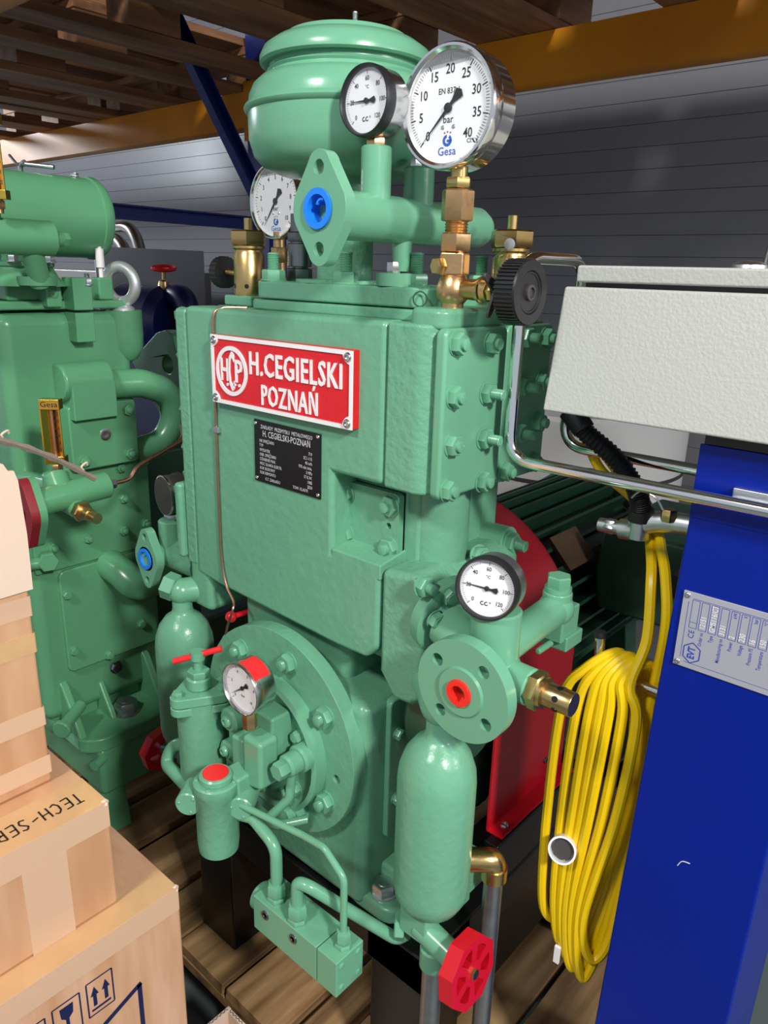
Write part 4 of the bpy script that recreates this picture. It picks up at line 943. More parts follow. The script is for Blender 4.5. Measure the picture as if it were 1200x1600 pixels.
def vee_thermometer(c, h, wd, name, n, label):
    F = frame(c, n)
    v = MB(F).prism([(-wd/2, 0), (-wd/2, 0.002), (-wd/2+0.002, 0.002), (0, -wd*0.38), (wd/2-0.002, 0.002), (wd/2, 0.002), (wd/2, 0), (0, -wd*0.5)], 0.012, h-0.016, Matrix(((1, 0, 0, 0), (0, 0, 1, 0), (0, 1, 0, 0), (0, 0, 0, 1))))
    o = P(name, v, 'gold', c2, label=label)
    P('end_cap', MB(F).box((-wd/2, -0.001, -wd*0.5), (wd/2, 0.012, 0.002)), 'gold', o, bev=0.0008); P('end_cap', MB(F).box((-wd/2, h-0.016, -wd*0.5), (wd/2, h, 0.002)), 'gold', o, bev=0.0008)
    P('glass_stem', MB(F).cyl((-wd*0.02, 0.012, -wd*0.22), (-wd*0.02, h-0.016, -wd*0.22), 0.0028, seg=10), 'copper', o)
    t = MB(F)
    for i, s_ in enumerate(('0', '20', '40', '60', '80', '100')):
        t.text(s_, Matrix(), 0.0085, wd*0.30, 0.022+i*(h-0.045)/5, z=-wd*0.02)
    for i in range(26): t.quad(Matrix(), wd*0.05, 0.0215+i*(h-0.045)/25, wd*0.11, 0.0222+i*(h-0.045)/25, z=-wd*0.18)
    P('scale', t, 'ink', o)
    P('maker_mark', MB(F).text('Gesa', Matrix(), 0.0120, 0, h-0.008, z=0.0022, xs=1.1), 'ink', o)
    P('stem', MB(F).cyl((0, -0.02, -wd*0.2), (0, 0.0, -wd*0.2), 0.006).hexp((0, -0.014, -wd*0.2), (0, 1, 0), 0.009, 0.012), 'bronze', o)
    return o
vee_thermometer((-1.150, 0.532, 0.966), 0.102, 0.031, 'glass_thermometer', (0.75, -0.8, 0), 'gold angle thermometer standing on the side fitting')
vee_thermometer((-1.216, 0.518, 1.356), 0.115, 0.030, 'glass_thermometer', (0.75, -0.8, 0), 'gold thermometer at the left edge above the header pipe')
eye = MB().ring([(0.0315+0.0105*math.cos(R(a)), 0.0105*math.sin(R(a))) for a in range(0, 360, 36)], (-1.350, 0.785, 1.233), (0.45, -1, 0), 40)
eye.lathe([(0.022, 1.186), (0.022, 1.190), (0.012, 1.198), (0.010, 1.206), (0, 1.206)], (-1.350, 0.785, 0), (0, 0, 1), 24)
P('lifting_eye', eye, 'eye_zinc', c2)
P('eye_boss', MB().lathe([(0, 1.085), (0.022, 1.095), (0.034, 1.115), (0.036, 1.14), (0.036, 1.186), (0, 1.186)], (-1.352, 0.785, 0), (0, 0, 1), 28), 'old_paint', c2)
P('port_cylinder', MB().cyl((-1.318, 0.628, 1.066), (-1.318, 0.722, 1.066), 0.034, seg=36, ch=0.003).box((-1.345, 0.638, 1.00), (-1.284, 0.722, 1.066)), 'old_paint_smooth', c2, bev=0.004)
sqp = P('square_cover', YZ(rrect(0.634, 0.905, 0.768, 1.025, 0.008), -1.335, -1.300), 'old_paint_smooth', c2, bev=0.003)
for y, z in ((0.654, 1.008), (0.750, 1.006), (0.656, 0.922), (0.748, 0.922)): nut(sqp, (-1.300, y, z), (1, 0, 0), 0.0105, 0.008, 0.006, m='old_paint_smooth')
P('centre_plug', MB().lathe([(0.011, 0), (0.011, 0.002), (0.008, 0.003), (0.004, 0.002), (0, 0.002)], (-1.300, 0.701, 0.966), (1, 0, 0), 24), 'zinc', sqp)
P('bent_pipe', MB().tube(fillet([(-1.330, 0.700, 1.055), (-1.315, 0.790, 1.052), (-1.315, 0.850, 1.03), (-1.315, 0.865, 0.975), (-1.32, 0.835, 0.925), (-1.335, 0.78, 0.915)], 0.06), 0.027, seg=22), 'old_paint_smooth', c2)
mpn = P('middle_cover', YZ([(0.555, 0.716), (0.80, 0.716), (0.80, 0.905), (0.75, 0.910), (0.555, 0.905)], -1.336, -1.324), 'old_paint_smooth', c2, bev=0.003)
for y, z in ((0.7387, 0.8906), (0.79, 0.895), (0.66, 0.764), (0.734, 0.762), (0.740, 0.828), (0.785, 0.765), (0.590, 0.763), (0.60, 0.89)): nut(mpn, (-1.324, y, z), (1, 0, 0), 0.0095, 0.008, 0.006, m='old_paint_smooth')
lpn = P('lower_cover', YZ(rrect(0.595, 0.498, 0.795, 0.712, 0.014), -1.336, -1.322), 'old_paint_smooth', c2, bev=0.003)
for y, z in ((0.685, 0.700), (0.606, 0.6634), (0.608, 0.543), (0.757, 0.5495), (0.680, 0.506)): bolt(lpn, (-1.322, y, z), (1, 0, 0), 0.009, 0.007, 'old_paint_smooth')
P('pipe_stub', MB().tube(smooth_path([(-1.33, 0.700, 0.700), (-1.29, 0.705, 0.690), (-1.262, 0.715, 0.672), (-1.255, 0.74, 0.668), (-1.255, 0.80, 0.672)]), 0.030, seg=22), 'old_paint_smooth', c2)
P('side_plug', MB().hexp((-1.322, 0.576, 0.745), (1, -0.3, 0), 0.019, 0.022).cyl((-1.33, 0.53, 0.742), (-1.31, 0.576, 0.743), 0.011), 'old_paint_smooth', c2)
# its side fitting with dark red flange
P('side_fitting', MB().cyl((-1.12, 0.472, 0.918), (-1.12, 0.60, 0.925), 0.0215, seg=28, ch=0.002).cyl((-1.12, 0.525, 0.92), (-1.145, 0.528, 0.948), 0.019).cyl((-1.145, 0.528, 0.92), (-1.145, 0.528, 0.953), 0.020, seg=28, ch=0.002).cyl((-1.13, 0.535, 0.905), (-1.098, 0.538, 0.900), 0.015, seg=24).cyl((-1.14, 0.56, 0.915), (-1.33, 0.56, 0.895), 0.02), 'old_paint_smooth', c2)
oval_flange((-1.12, 0.472, 0.905), (0, -1, 0), 0.055, 0.032, 0.012, 0.016, 0.006, 'side_flange', c2, None, 'old_paint_smooth')
rf = oval_flange((-1.12, 0.459, 0.905), (0, -1, 0), 0.055, 0.032, 0.014, 0.012, 0.005, 'counter_flange', c2, None, 'dark_red')
for s_ in (-1, 1): bolt(rf, (-1.12, 0.445, 0.905+s_*0.041), (0, -1, 0), 0.010, 0.012, 'zinc')
P('relief_valve', MB().hexp((-1.098, 0.538, 0.900), (1, 0.1, -0.1), 0.0165, 0.012).cyl((-1.088, 0.539, 0.899), (-1.070, 0.541, 0.897), 0.010).cyl((-1.070, 0.541, 0.897), (-1.052, 0.543, 0.895), 0.0085), 'bronze', c2)
P('tube_nut', MB().hexp((-1.12, 0.600, 0.925), (0, 1, 0), 0.0085, 0.014), 'zinc', c2)
P('copper_tube', MB().tube(smooth_path([(-1.12, 0.612, 0.925), (-1.12, 0.640, 0.928), (-1.125, 0.662, 0.945), (-1.14, 0.72, 0.958), (-1.15, 0.765, 0.972), (-1.20, 0.80, 0.985)]), 0.0035, seg=8), 'copper', c2)
# foot with big bolt
P('foot_plate', MB().prism([(-1.36, 0.575), (-1.275, 0.575)]+circ(-1.290, 0.625, 0.055, 6, -70, 0)+circ(-1.290, 0.715, 0.055, 6, 0, 70)+[(-1.275, 0.772), (-1.36, 0.772)], 0.352, 0.382), 'old_paint', c2, bev=0.006, seg=3)
for y in (0.575, 0.755):
    P('foot_web', MB().prism([(-1.36, 0.38), (-1.265, 0.38), (-1.275, 0.40), (-1.32, 0.475), (-1.36, 0.50)], -(y+0.016), -y, FX), 'old_paint', c2, bev=0.004)
P('foot_web', MB().prism([(-1.36, 0.38), (-1.285, 0.38), (-1.33, 0.45), (-1.36, 0.455)], -0.668, -0.655, FX), 'old_paint', c2, bev=0.004)
inst('bigbolt', b_nut(0.024, 0.026, 0.011, 0.001, False), 'foot_bolt', 'galvanised', c2, (-1.292, 0.690, 0.382), (0, 0, 1), rot=0.2)
bolt(c2, (-1.328, 0.695, 0.47), (1, 0, 0.3), 0.012, 0.008, 'dark_steel')
P('foot_block', MB().box((-1.85, 0.60, 0.245), (-1.243, 0.768, 0.353)), 'old_paint', c2, bev=0.012, seg=3)
P('foot_leg', MB().prism([(-1.32, 0.1510), (-1.24, 0.1510), (-1.246, 0.19), (-1.262, 0.25), (-1.32, 0.25)], -0.655, -0.605, FX), 'old_paint', c2, bev=0.005)
P('foot_leg', MB().box((-1.85, 0.60, 0.1510), (-1.75, 0.75, 0.25)), 'old_paint', c2, bev=0.005)
P('drain_cap', MB().cyl((-1.30, 0.60, 0.435), (-1.262, 0.545, 0.428), 0.012, ch=0.002).cyl((-1.262, 0.545, 0.428), (-1.256, 0.536, 0.427), 0.018, ch=0.002), 'old_paint_smooth', c2)
P('drain_plug', MB().cyl((-1.26, 0.63, 0.33), (-1.240, 0.585, 0.33), 0.010), 'old_paint_smooth', c2)
P('crankcase', MB().box((-1.87, 0.56, 0.35), (-1.345, 0.82, 0.60)), 'old_paint', c2, bev=0.02, seg=3)
P('rear_bracket', XZ([(-1.698, 1.045), (-1.583, 1.119), (-1.545, 1.128), (-1.515, 1.118), (-1.495, 1.06), (-1.476, 0.868), (-1.54, 0.868), (-1.648, 0.993)], 1.0, 1.03, holes=[circ(-1.541, 1.050, 0.02, 16)]), 'old_paint', c2, bev=0.004)
P('rear_bracket', MB().box((-1.70, 0.78, 0.40), (-1.48, 1.02, 0.87)).box((-1.70, 0.80, 0.1525), (-1.50, 1.30, 0.40)), 'motor_green', c2, bev=0.01)

# ------------------------------------------------------------------ steam cart at the right: blue column with grey console
cart = thing('steam_cart', (-0.17, 0.79, 0.0), 'blue steel column carrying a grey console box, with chrome rails and a silver data plate', 'cart')
def taper(y0, y1, prof, mb):
    """prof: (z, x0, x1) slices"""
    vs = []; fs = []
    for z, a, b_ in prof: vs += [(a, y0, z), (b_, y0, z), (b_, y1, z), (a, y1, z)]
    n = len(prof)
    fs.append((3, 2, 1, 0)); fs.append((4*n-4, 4*n-3, 4*n-2, 4*n-1))
    for k in range(n-1):
        for i in range(4):
            j = (i+1) % 4; fs.append((4*k+i, 4*k+j, 4*k+4+j, 4*k+4+i))
    return mb.add(vs, fs)
P('column', taper(0.720, 0.90, [(0.05, -0.2605, -0.114), (1.125, -0.2316, -0.104)], MB()), 'cabinet_blue', cart, bev=0.003)
P('column_top', MB().box((-0.2330, 0.7185, 1.052), (-0.104, 0.7205, 1.124)), 'cabinet_blue', cart, bev=0.0008)
P('gasket', MB().box((-0.228, 0.714, 1.1255), (-0.10, 0.90, 1.1375)), 'neoprene', cart)
con = YZ([(0.690, 1.1375), (0.712, 1.2600), (1.00, 1.2600), (1.00, 1.1375)], -0.386, 0.05)
P('console_box', con, 'beige', cart, bev=0.0025, seg=3)
P('console_core', MB().box((-0.368, 0.722, 1.2585), (0.04, 0.99, 1.2660)), 'dark_grey', cart)
P('console_lid', MB().box((-0.3745, 0.7125, 1.2645), (0.052, 1.004, 1.2805)), 'beige', cart, bev=0.0025, seg=3)
P('lamp_lens', MB().lathe([(0.017, 0), (0.016, 0.004), (0.010, 0.007), (0, 0.008)], (-0.237, 0.79, 1.2805), (0, 0, 1), 28), 'zinc', cart)
rail = fillet([(-0.05, 0.702, 1.0785), (-0.429, 0.702, 1.0765), (-0.429, 0.702, 1.2870), (-0.430, 0.835, 1.2870), (-0.434, 0.835, 1.0705), (-0.22, 0.835, 1.0705)], 0.030, 10)
P('chrome_rail', MB().tube(rail, 0.0066, seg=18), 'chrome', cart)
P('rail_clip', MB().box((-0.196, 0.7125, 1.076), (-0.15, 0.7205, 1.090)), 'zinc', cart, bev=0.001)
P('column_base', MB().box((-0.36, 0.725, 0.0), (0.02, 1.0, 0.05)), 'black_paint', cart, bev=0.004)
scw = MB()
P('cart_hook', MB().tube(fillet([(-0.236, 0.768, 0.831), (-0.324, 0.768, 0.829), (-0.3275, 0.768, 0.872)], 0.012), 0.0058, seg=16), 'chrome', cart)
P('hook_cap', MB().cyl((-0.3274, 0.768, 0.871), (-0.3282, 0.768, 0.878), 0.0066, seg=16), 'black_plastic', cart)
hz_ = smooth_path([(-0.408, 0.81, 1.112), (-0.394, 0.81, 1.097), (-0.356, 0.812, 1.073), (-0.330, 0.815, 1.045), (-0.323, 0.82, 1.026), (-0.322, 0.825, 1.012)], 16)
P('corrugated_hose', MB().tube(hz_, 0.011, seg=14, rf=lambda t: 0.0118 if int(t*80) % 2 else 0.0098), 'black_plastic', cart)
P('hose_end', MB().cyl((-0.416, 0.81, 1.120), (-0.396, 0.81, 1.099), 0.0145, 0.013, seg=18), 'black_plastic', cart); P('hose_end', MB().cyl((-0.322, 0.825, 1.016), (-0.322, 0.827, 1.003), 0.0145, seg=18), 'black_plastic', cart)
P('steam_pipe', MB().tube(smooth_path([(-0.22, 0.835, 1.010), (-0.29, 0.832, 1.006), (-0.318, 0.830, 0.998), (-0.330, 0.830, 0.988), (-0.345, 0.830, 0.985)]), 0.0125, seg=18).cyl((-0.335, 0.830, 0.986), (-0.372, 0.830, 0.984), 0.0085).hexp((-0.352, 0.830, 0.985), (-1, 0, 0), 0.0095, 0.012).cyl((-0.322, 0.828, 1.0), (-0.322, 0.828, 0.98), 0.0125), 'zinc', cart)
P('cock_stub', MB().hexp((-0.289, 0.822, 1.010), (0, 0, 1), 0.009, 0.014), 'brass', cart)
P('bowden_loop', MB().tube(smooth_path([(-0.325, 0.80, 1.034), (-0.315, 0.80, 1.044), (-0.298, 0.80, 1.040), (-0.288, 0.80, 1.028)]), 0.0012, seg=6), 'steel', cart)
P('outlet_pipe', MB().tube(smooth_path([(-0.283, 1.03, 0.90), (-0.283, 1.03, 1.20), (-0.281, 1.03, 1.29), (-0.268, 1.03, 1.345), (-0.23, 1.03, 1.39), (-0.15, 1.03, 1.42)]), 0.013, seg=18), 'stainless_dull', cart)
P('outlet_mount', MB().box((-0.30, 0.895, 0.89), (-0.24, 1.045, 0.92)), 'black_paint', cart)
# data plate: lettering runs upwards
LW, LH = 0.175, 0.081
LF = Matrix(((0, -1, 0, 0), (0, 0, -1, 0), (1, 0, 0, 0), (0, 0, 0, 1)))
def PM(x, z): return Matrix.Translation((x, 0.7188, z)) @ Matrix(((0, 1, 0, 0), (0, 0, -1, 0), (1, 0, 0, 0), (0, 0, 0, 1)))
# local x -> world Z (up), local y -> world X (right) mirrored check: u=Z, v=-X keeps letters readable
LFM = Matrix.Translation((-0.2262, 0.7178, 0.8964)) @ Matrix(((0, -1, 0, 0), (0, 0, -1, 0), (1, 0, 0, 0), (0, 0, 0, 1)))
dp2 = P('rating_plate', MB().box((-0.2262, 0.7180, 0.8964), (-0.110, 0.7196, 0.8964+LH)), 'alu_plate', cart, bev=0.0003, label='silver data plate with blue print and stamped figures')
bl = MB(LFM)
def fr_line(x0, y0, x1, y1, wd=0.0004): bl.line(I4, (x0, y0), (x1, y1), wd)
fr_line(0.004, -0.0105, LH-0.004, -0.0105) if False else None
m_ = 0.0062
fr_line(m_+0.004, -m_, LH-m_-0.004, -m_); fr_line(m_, -m_-0.004, m_, -0.112); fr_line(LH-m_, -m_-0.004, LH-m_, -0.112)
rows2 = [('', ''), ('Order no', '12151'), ('Type', 'GMS116/CT'), ('Manufacturing no', '3131'), ('Power', '2'), ('Voltage', '230'), ('Pressure PS', '16'), ('Temperature', '150'), ('Volume', '45'), ('Test pressure PT', '42'), ('Manufacturing year', ''), ]
units = ['', '', '', '', 'kW', 'V', 'bar', '°C', 'L', 'bar', '']
wt = MB(LFM)
for i, (a_, b_) in enumerate(rows2):
    y = -0.0135-i*0.0093
    x0, x1 = 0.0440, 0.0735
    for p, q in (((x0, y-0.0036), (x1, y-0.0036)), ((x1, y-0.0036), (x1, y+0.0036)), ((x1, y+0.0036), (x0, y+0.0036)), ((x0, y+0.0036), (x0, y-0.0036))): bl.line(I4, p, q, 0.00045)
    if i == 0: fr_line(0.0500, y-0.0036, 0.0500, y+0.0036); bl.text('CE', I4, 0.0080, 0.0372, y, xs=0.9, space=1.1)
    if a_: bl.text(a_, I4, 0.0052, 0.0420, y, 'RIGHT', xs=0.72)
    if units[i]: bl.text(units[i], I4, 0.0050, 0.0725, y, 'RIGHT', xs=0.75)
    if b_: wt.text(b_, I4, 0.0078, 0.0455, y, 'LEFT', xs=0.72)
hx = [(0.0175+0.0112*math.cos(R(a)), -0.0165+0.0092*math.sin(R(a))) for a in range(0, 360, 60)]
for i in range(6): bl.line(I4, hx[i], hx[(i+1) % 6], 0.0011)
bl.text('EVT', I4, 0.0098, 0.0175, -0.0165, xs=0.78, bold=0.03)
P('plate_print', bl, 'plate_ink', dp2); P('stamped_figures', wt, 'white_paint', dp2)
for z in (0.9004, 0.9732): screw(dp2, (-0.2222, 0.7180, z), (0, -1, 0), 0.0030, 0.0016, 'steel', 'rivet')
P('scuff', MB().tube(smooth_path([(-0.188, 0.7194, 0.664), (-0.184, 0.7194, 0.672), (-0.176, 0.7194, 0.674)]), 0.0006, 5), 'silver_ink', cart)

# yellow cable coil on the hook
random.seed(3)
pts = [(-0.428, 0.850, 1.105), (-0.4095, 0.850, 1.077), (-0.387, 0.850, 1.045), (-0.350, 0.870, 1.012), (-0.326, 0.862, 0.985), (-0.302, 0.822, 0.966), (-0.287, 0.793, 0.945), (-0.2750, 0.772, 0.884)]
xl = [-0.270, -0.286, -0.3010, -0.312, -0.323, -0.338, -0.357]
zb = [0.430, 0.392, 0.405, 0.398, 0.412, 0.425, 0.456]
xb = [-0.281, -0.289, -0.298, -0.305, -0.313, -0.322, -0.340]
for i in range(7):
    xt = -0.300+0.006*(i % 3)-0.004*i
    pts += [(-0.285+0.62*(xl[i]+0.285)-0.002, 0.7490, 0.836), (xl[i]+0.006, 0.746-0.001*i, 0.795), (xl[i], 0.742+0.002*(i % 2), 0.66), (xb[i]-0.012, 0.744, 0.50), (xb[i], 0.757, zb[i]), (xb[i]+0.015, 0.775, 0.47), (-0.268+0.002*(i % 3)-0.003*i, 0.788+0.003*(i % 2), 0.62), (-0.264-0.004*i, 0.792, 0.78)]
    if i < 6: pts += [(-0.268-0.007*i, 0.790, 0.837), (-0.274-0.0065*i, 0.769, 0.8560+0.002*(i % 2))]
pts = pts[:-2]+[(-0.322, 0.765, 0.50), (-0.322, 0.748, 0.572)]
cab = P('power_cable', MB().tube(smooth_path(pts, 7), 0.0062, seg=9), 'cable_yellow', None, label='yellow electric cable coiled on the chrome hook beside the blue column', cat='cable')
cable_root = rebase(cab)
ORG[cab.name] = cab.location.copy()
P('cable_tail', MB().tube(smooth_path([(-0.400, 0.850, 1.08), (-0.360, 0.864, 1.030), (-0.3136, 0.854, 0.9895), (-0.290, 0.820, 0.974), (-0.2725, 0.797, 0.950), (-0.2580, 0.778, 0.900), (-0.263, 0.782, 0.80), (-0.262, 0.788, 0.70), (-0.265, 0.785, 0.58)], 8), 0.0060, seg=9), 'cable_yellow', cab)
P('cable_socket', MB().lathe([(0.009, -0.03), (0.016, -0.022), (0.0172, 0.0), (0.0148, 0.0), (0.0148, -0.012), (0, -0.012)], (-0.322, 0.722, 0.600), (0.25, -0.9, 0.35), 28), 'white_paint', cab)
P('socket_insert', MB().prism([(0.0135*math.cos(R(a)), 0.0135*math.sin(R(a))) for a in range(0, 360, 45)], -0.0125, -0.006, frame((-0.322, 0.722, 0.600), (0.25, -0.9, 0.35))), 'dark_grey', cab)
P('cable_tag', MB().box((-0.3255, 0.742, 0.405), (-0.3175, 0.746, 0.432)), 'white_paint', cab, bev=0.0005)

# ------------------------------------------------------------------ cartons at the lower left
def carton(name, x0, x1, y0, y1, z0, z1, m, label):
    mb = MB(); n = 6
    rt = thing(name, ((x0+x1)/2, (y0+y1)/2, z0), label, 'carton')
    P('carton_body', mb.box((x0, y0, z0), (x1, y1, z1-0.004)), m, rt, bev=0.004, seg=2)
    ym = (y0+y1)/2; xm = (x0+x1)/2
    P('top_flap', MB().box((x0+0.001, y0+0.001, z1-0.005), (xm-0.0015, y1-0.001, z1-0.0003)), m, rt, bev=0.001)
    P('top_flap', MB().box((xm+0.0015, y0+0.001, z1-0.005), (x1-0.001, y1-0.001, z1)), m, rt, bev=0.001)
    return rt
k1 = carton('cardboard_box', -1.16, -0.682, -0.25, 0.414, 0.0, 0.526, 'cardboard_pink', 'bottom cardboard box with printed fragile and this way up marks')
k2 = carton('cardboard_box', -1.13, -0.7147, -0.22, 0.350, 0.5266, 0.6745, 'cardboard', 'middle cardboard box with TECH-SER written on its top in black')
k3 = carton('cardboard_box', -1.10, -0.7955, -0.20, 0.323, 0.6752, 0.945, 'cardboard', 'topmost cardboard box of the stack, banded with tape, with a torn flap')
def tape(parent, a, b, m='tape'): return P('tape_strip', MB().box(a, b), m, parent, bev=0.0)
tape(k1, (-0.6820, -0.2, 0.492), (-0.6815, 0.412, 0.5262), 'film'); tape(k1, (-0.72, -0.2, 0.5258), (-0.682, 0.412, 0.5263), 'tape')
tape(k2, (-0.7147, -0.2, 0.640), (-0.7142, 0.349, 0.6748), 'film'); tape(k2, (-0.775, -0.2, 0.6743), (-0.7147, 0.349, 0.6748))
tape(k2, (-0.7147, 0.245, 0.5265), (-0.71415, 0.295, 0.640), 'film'); tape(k2, (-0.7147, -0.05, 0.57), (-0.71425, 0.20, 0.61), 'tape')
for z, m in ((0.700, 'film'), (0.765, 'film'), (0.86, 'tape'), (0.905, 'film')):
    tape(k3, (-0.7955, -0.18, z-0.012), (-0.7950, 0.3232, z+0.012), m); tape(k3, (-1.0, 0.323, z-0.012), (-0.7950, 0.3235, z+0.012), m)
P('torn_flap', MB().prism([(-0.15, 0.918), (0.3255, 0.926), (0.3265, 0.99), (0.324, 1.05), (0.321, 1.061), (0.315, 1.062), (0.311, 1.070), (0.300, 1.073), (0.26, 1.071), (0.20, 1.078), (-0.15, 1.075)], -0.7945, -0.790, SX), 'pale_card', k3)
st_ = smooth_path([(-0.800, 0.24, 1.120), (-0.80, 0.315, 1.0930), (-0.800, 0.365, 1.0675), (-0.800, 0.414, 1.0335)], 6)
P('torn_strip', MB().tube(st_, 0.0042, seg=6, rf=lambda t: 0.0046-0.0012*t+0.0008*math.sin(t*40)).box((-0.806, 0.20, 1.07), (-0.794, 0.245, 1.12)), 'grey_rag', k3)
for p in ((-0.800, 0.32, 1.093), (-0.80, 0.402, 1.045)):
    P('paper_shred', MB().tube(smooth_path([V(p), V(p)+V((0.003, -0.004, 0.006)), V(p)+V((0, 0.004, 0.009)), V(p)+V((-0.003, 0.006, 0.005))]), 0.0011, 5), 'pale_card', k3)
P('corner_scuff', MB().prism([(-0.003, -0.003), (0.006, -0.001), (0.004, 0.005), (-0.002, 0.007)], -0.004, 0.0022, frame((-0.7155, 0.347, 0.6715), (0.6, 0.5, 0.6))), 'pale_card', k2, bev=0.002)
P('corner_scuff', MB().prism([(-0.003, -0.003), (0.006, -0.001), (0.004, 0.005), (-0.002, 0.006)], -0.004, 0.0020, frame((-0.6835, 0.411, 0.5230), (0.6, 0.5, 0.6))), 'pale_card', k1, bev=0.002)
HW = Matrix.Translation((-0.7540, 0.331, 0.6750)) @ Matrix(((0, 1, 0, 0), (-1, 0, 0, 0), (0, 0, 1, 0), (0, 0, 0, 1)))
hw = MB(HW)
strokes = {'T': [((0, 1), (1, 1)), ((.5, 1), (.45, 0))], 'E': [((.9, 1), (0.05, .95)), ((0.05, .95), (0, 0)), ((0, 0), (.9, .05)), ((0.02, .5), (.75, .52))],
           'C': [((.9, .85), (.5, 1)), ((.5, 1), (.1, .75)), ((.1, .75), (.05, .3)), ((.05, .3), (.4, 0)), ((.4, 0), (.9, .15))], 'H': [((0, 1), (.05, 0)), ((.9, 1), (.85, 0)), ((0, .5), (.9, .55))],
           '-': [((.0, .45), (.8, .6))], 'S': [((.9, .9), (.4, 1)), ((.4, 1), (.1, .75)), ((.1, .75), (.8, .35)), ((.8, .35), (.6, .02)), ((.6, .02), (.0, .1))],
           'R': [((.05, 0), (.05, 1)), ((.05, 1), (.8, .85)), ((.8, .85), (.75, .55)), ((.75, .55), (.08, .45)), ((.35, .48), (.9, 0))]}
x = 0
for ch in 'TECH-SER':
    for p, q in strokes[ch]: hw.line(I4, (x+p[0]*0.0095, p[1]*0.020), (x+q[0]*0.0095, q[1]*0.020), 0.0021, 0.0002)
    x += 0.0124
P('handwriting', hw, 'ink', k2)
SY = Matrix.Translation((-0.6814, 0.0, 0.0)) @ Matrix(((0, 0, 1, 0), (1, 0, 0, 0), (0, 1, 0, 0), (0, 0, 0, 1)))
sy_ = MB(SY)
def frame_box(y0, z0, y1, z1, wd=0.0018):
    for p, q in (((y0, z0), (y1, z0)), ((y1, z0), (y1, z1)), ((y1, z1), (y0, z1)), ((y0, z1), (y0, z0))): sy_.line(I4, p, q, wd)
frame_box(0.2845, 0.425, 0.3165, 0.475); frame_box(0.244, 0.422, 0.276, 0.472); frame_box(0.2035, 0.42, 0.2355, 0.47)
for cy_ in (0.2935, 0.3075): sy_.add([(cy_-0.0022, 0.437, 0), (cy_+0.0022, 0.437, 0), (cy_+0.0022, 0.453, 0), (cy_+0.005, 0.453, 0), (cy_, 0.466, 0), (cy_-0.005, 0.453, 0), (cy_-0.0022, 0.453, 0)], [tuple(range(7))], I4)
sy_.quad(I4, 0.2885, 0.4305, 0.3125, 0.4335)
sy_.add([(0.252, 0.466, 0), (0.268, 0.466, 0), (0.267, 0.452, 0), (0.262, 0.447, 0), (0.262, 0.435, 0), (0.267, 0.430, 0), (0.253, 0.430, 0), (0.258, 0.435, 0), (0.258, 0.447, 0), (0.253, 0.452, 0)], [(0, 9, 8, 3, 2, 1), (8, 7, 4, 3), (7, 6, 5, 4)], I4)
sy_.add([(0.2085, 0.445, 0), (0.2195, 0.462, 0), (0.2305, 0.445, 0)], [(0, 2, 1)], I4).line(I4, (0.2195, 0.445), (0.2195, 0.428), 0.0018)
sy_.line(I4, (0.245, 0.375), (0.352, 0.4215), 0.007).line(I4, (0.3495, 0.4215), (0.3495, 0.10), 0.006).line(I4, (0.05, 0.375), (0.255, 0.375), 0.006)
P('printed_marks', sy_, 'deep_blue', k1)
# small open carton on the floor
oc = thing('open_carton', (-0.65, 0.468, 0.0), 'small open cardboard carton with corrugated edges on the floor before the pallet', 'carton')
P('side_wall', MB().box((-0.728, 0.428, 0), (-0.722, 0.512, 0.200)), 'pale_card', oc, bev=0.0006); P('side_wall', MB().box((-0.722, 0.506, 0), (-0.575, 0.512, 0.198)), 'pale_card', oc, bev=0.0006)
P('side_wall', MB().box((-0.581, 0.428, 0), (-0.575, 0.506, 0.196)), 'pale_card', oc, bev=0.0006); P('side_wall', MB().box((-0.722, 0.428, 0), (-0.581, 0.434, 0.196)), 'pale_card', oc, bev=0.0006)
P('carton_bottom', MB().box((-0.722, 0.434, 0), (-0.581, 0.506, 0.004)), 'cardboard', oc)
zz = [(-0.722+0.0035*i, 0.5075 if i % 2 else 0.5105) for i in range(42)]
cg = MB()
for p, q in zip(zz, zz[1:]): cg.line(Matrix.Translation((0, 0, 0.1983)), p, q, 0.0009)
zz = [(-0.7265 if i % 2 else -0.7235, 0.43+0.0035*i) for i in range(23)]
for p, q in zip(zz, zz[1:]): cg.line(Matrix.Translation((0, 0, 0.2003)), p, q, 0.0009)
P('corrugation', cg, 'ink', oc)

# ------------------------------------------------------------------ things along the back wall
bp = thing('pump_set', (-2.5, 1.65, 0.0), 'dark blue machine with a brass valve and small red handwheel near the back wall', 'machine')
P('pump_body', MB().box((-2.72, 1.50, 0.05), (-2.25, 1.85, 1.00)), 'deep_blue', bp, bev=0.03, seg=3)
P('pump_skid', MB().box((-2.8, 1.45, 0.0), (-2.2, 1.9, 0.06)), 'deep_blue', bp)
P('cooler_drum', MB().lathe([(0, 0), (0.10, 0.01), (0.13, 0.03), (0.13, 0.20), (0.10, 0.23), (0, 0.24)], (-2.62, 1.52, 1.07), (1, 0.3, 0), 32), 'deep_blue', bp)
P('blue_elbow', MB().tube(smooth_path([(-2.44, 1.6, 1.14), (-2.39, 1.6, 1.165), (-2.34, 1.6, 1.155), (-2.32, 1.6, 1.10), (-2.32, 1.6, 0.98)]), 0.042, seg=20), 'deep_blue', bp)
P('brass_valve', MB().lathe([(0.022, -0.05), (0.034, -0.02), (0.038, 0.0), (0.034, 0.025), (0.022, 0.045), (0.018, 0.07), (0.007, 0.075), (0.007, 0.115), (0, 0.115)], (-2.435, 1.58, 1.145), (0.1, 0, 1), 20).cyl((-2.50, 1.59, 1.13), (-2.40, 1.59, 1.15), 0.026), 'brass', bp)
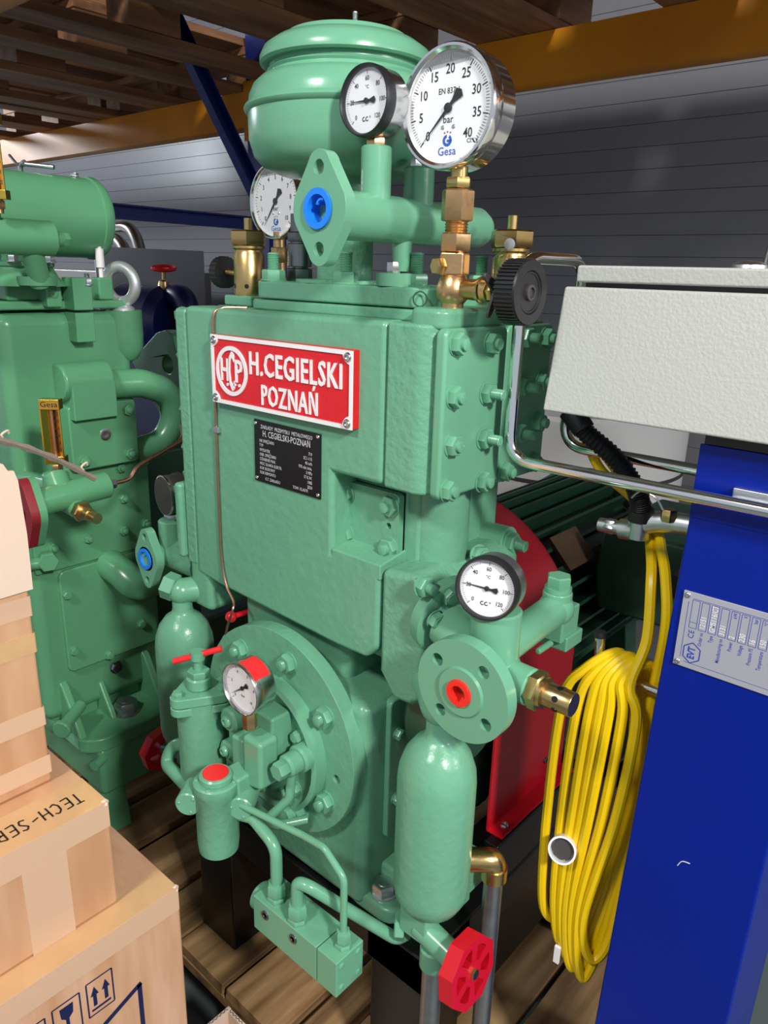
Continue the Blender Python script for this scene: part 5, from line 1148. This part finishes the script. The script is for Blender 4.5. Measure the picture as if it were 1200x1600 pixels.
P('valve_wheel', MB().ring([(0.040, -0.006), (0.046, 0), (0.040, 0.006), (0.034, 0)], (-2.424, 1.58, 1.258), (0.15, -0.12, 1), 28).box((-2.462, 1.576, 1.255), (-2.386, 1.584, 1.261)).box((-2.428, 1.542, 1.255), (-2.420, 1.618, 1.261)), 'bright_red', bp)
gc = thing('steel_cabinet', (-3.1, 1.85, 0.0), 'grey steel cabinet with two bent stainless pipes on top, behind the left machine', 'cabinet')
P('cabinet_body', MB().box((-3.5, 1.62, 0.0), (-2.86, 2.10, 1.24)), 'stainless_dull', gc, bev=0.004)
P('cabinet_door', MB().box((-3.47, 1.612, 0.1), (-2.89, 1.620, 1.20)), 'stainless_dull', gc, bev=0.002)
P('end_sheet', MB().box((-2.842, 1.55, 0.9), (-2.836, 2.05, 1.33)), 'zinc', gc, bev=0.001)
P('sheet_bracket', MB().box((-2.87, 1.66, 0.95), (-2.84, 1.70, 1.2)), 'zinc', gc)
for dx, dz, m in ((0.0, 0.0, 0.030), (0.10, 0.05, 0.030)):
    P('bent_pipe', MB().tube(fillet([(-3.45, 1.8, 1.37+dz), (-3.06+dx, 1.8, 1.37+dz), (-2.99+dx, 1.8, 1.22)], 0.12, 10), m*0.8, seg=18), 'stainless_dull', gc)
P('small_lever', MB().box((-3.12, 1.74, 1.44), (-3.02, 1.76, 1.452)), 'bright_red', gc)
dw = thing('white_tank', (-0.95, 1.86, 0.0), 'round white tank with a dark seam, standing behind the motor', 'tank')
P('tank_shell', MB().lathe([(0.20, 0.640), (0.295, 0.643), (0.30, 0.652), (0.30, 0.788), (0.298, 0.790)], (-0.95, 1.86, 0), (0, 0, 1), 64), 'drum_white', dw)
P('tank_seam', MB().ring([(0.299, 0.788), (0.3025, 0.790), (0.3025, 0.797), (0.299, 0.799)], (-0.95, 1.86, 0), (0, 0, 1), 64), 'dark_grey', dw)
P('tank_lid', MB().lathe([(0.298, 0.797), (0.30, 0.799), (0.30, 0.945), (0.29, 0.955), (0, 0.96)], (-0.95, 1.86, 0), (0, 0, 1), 64), 'drum_white', dw)
P('tank_stand', MB().cyl((-0.95, 1.86, 0.0), (-0.95, 1.86, 0.641), 0.14, seg=32), 'black_paint', dw)
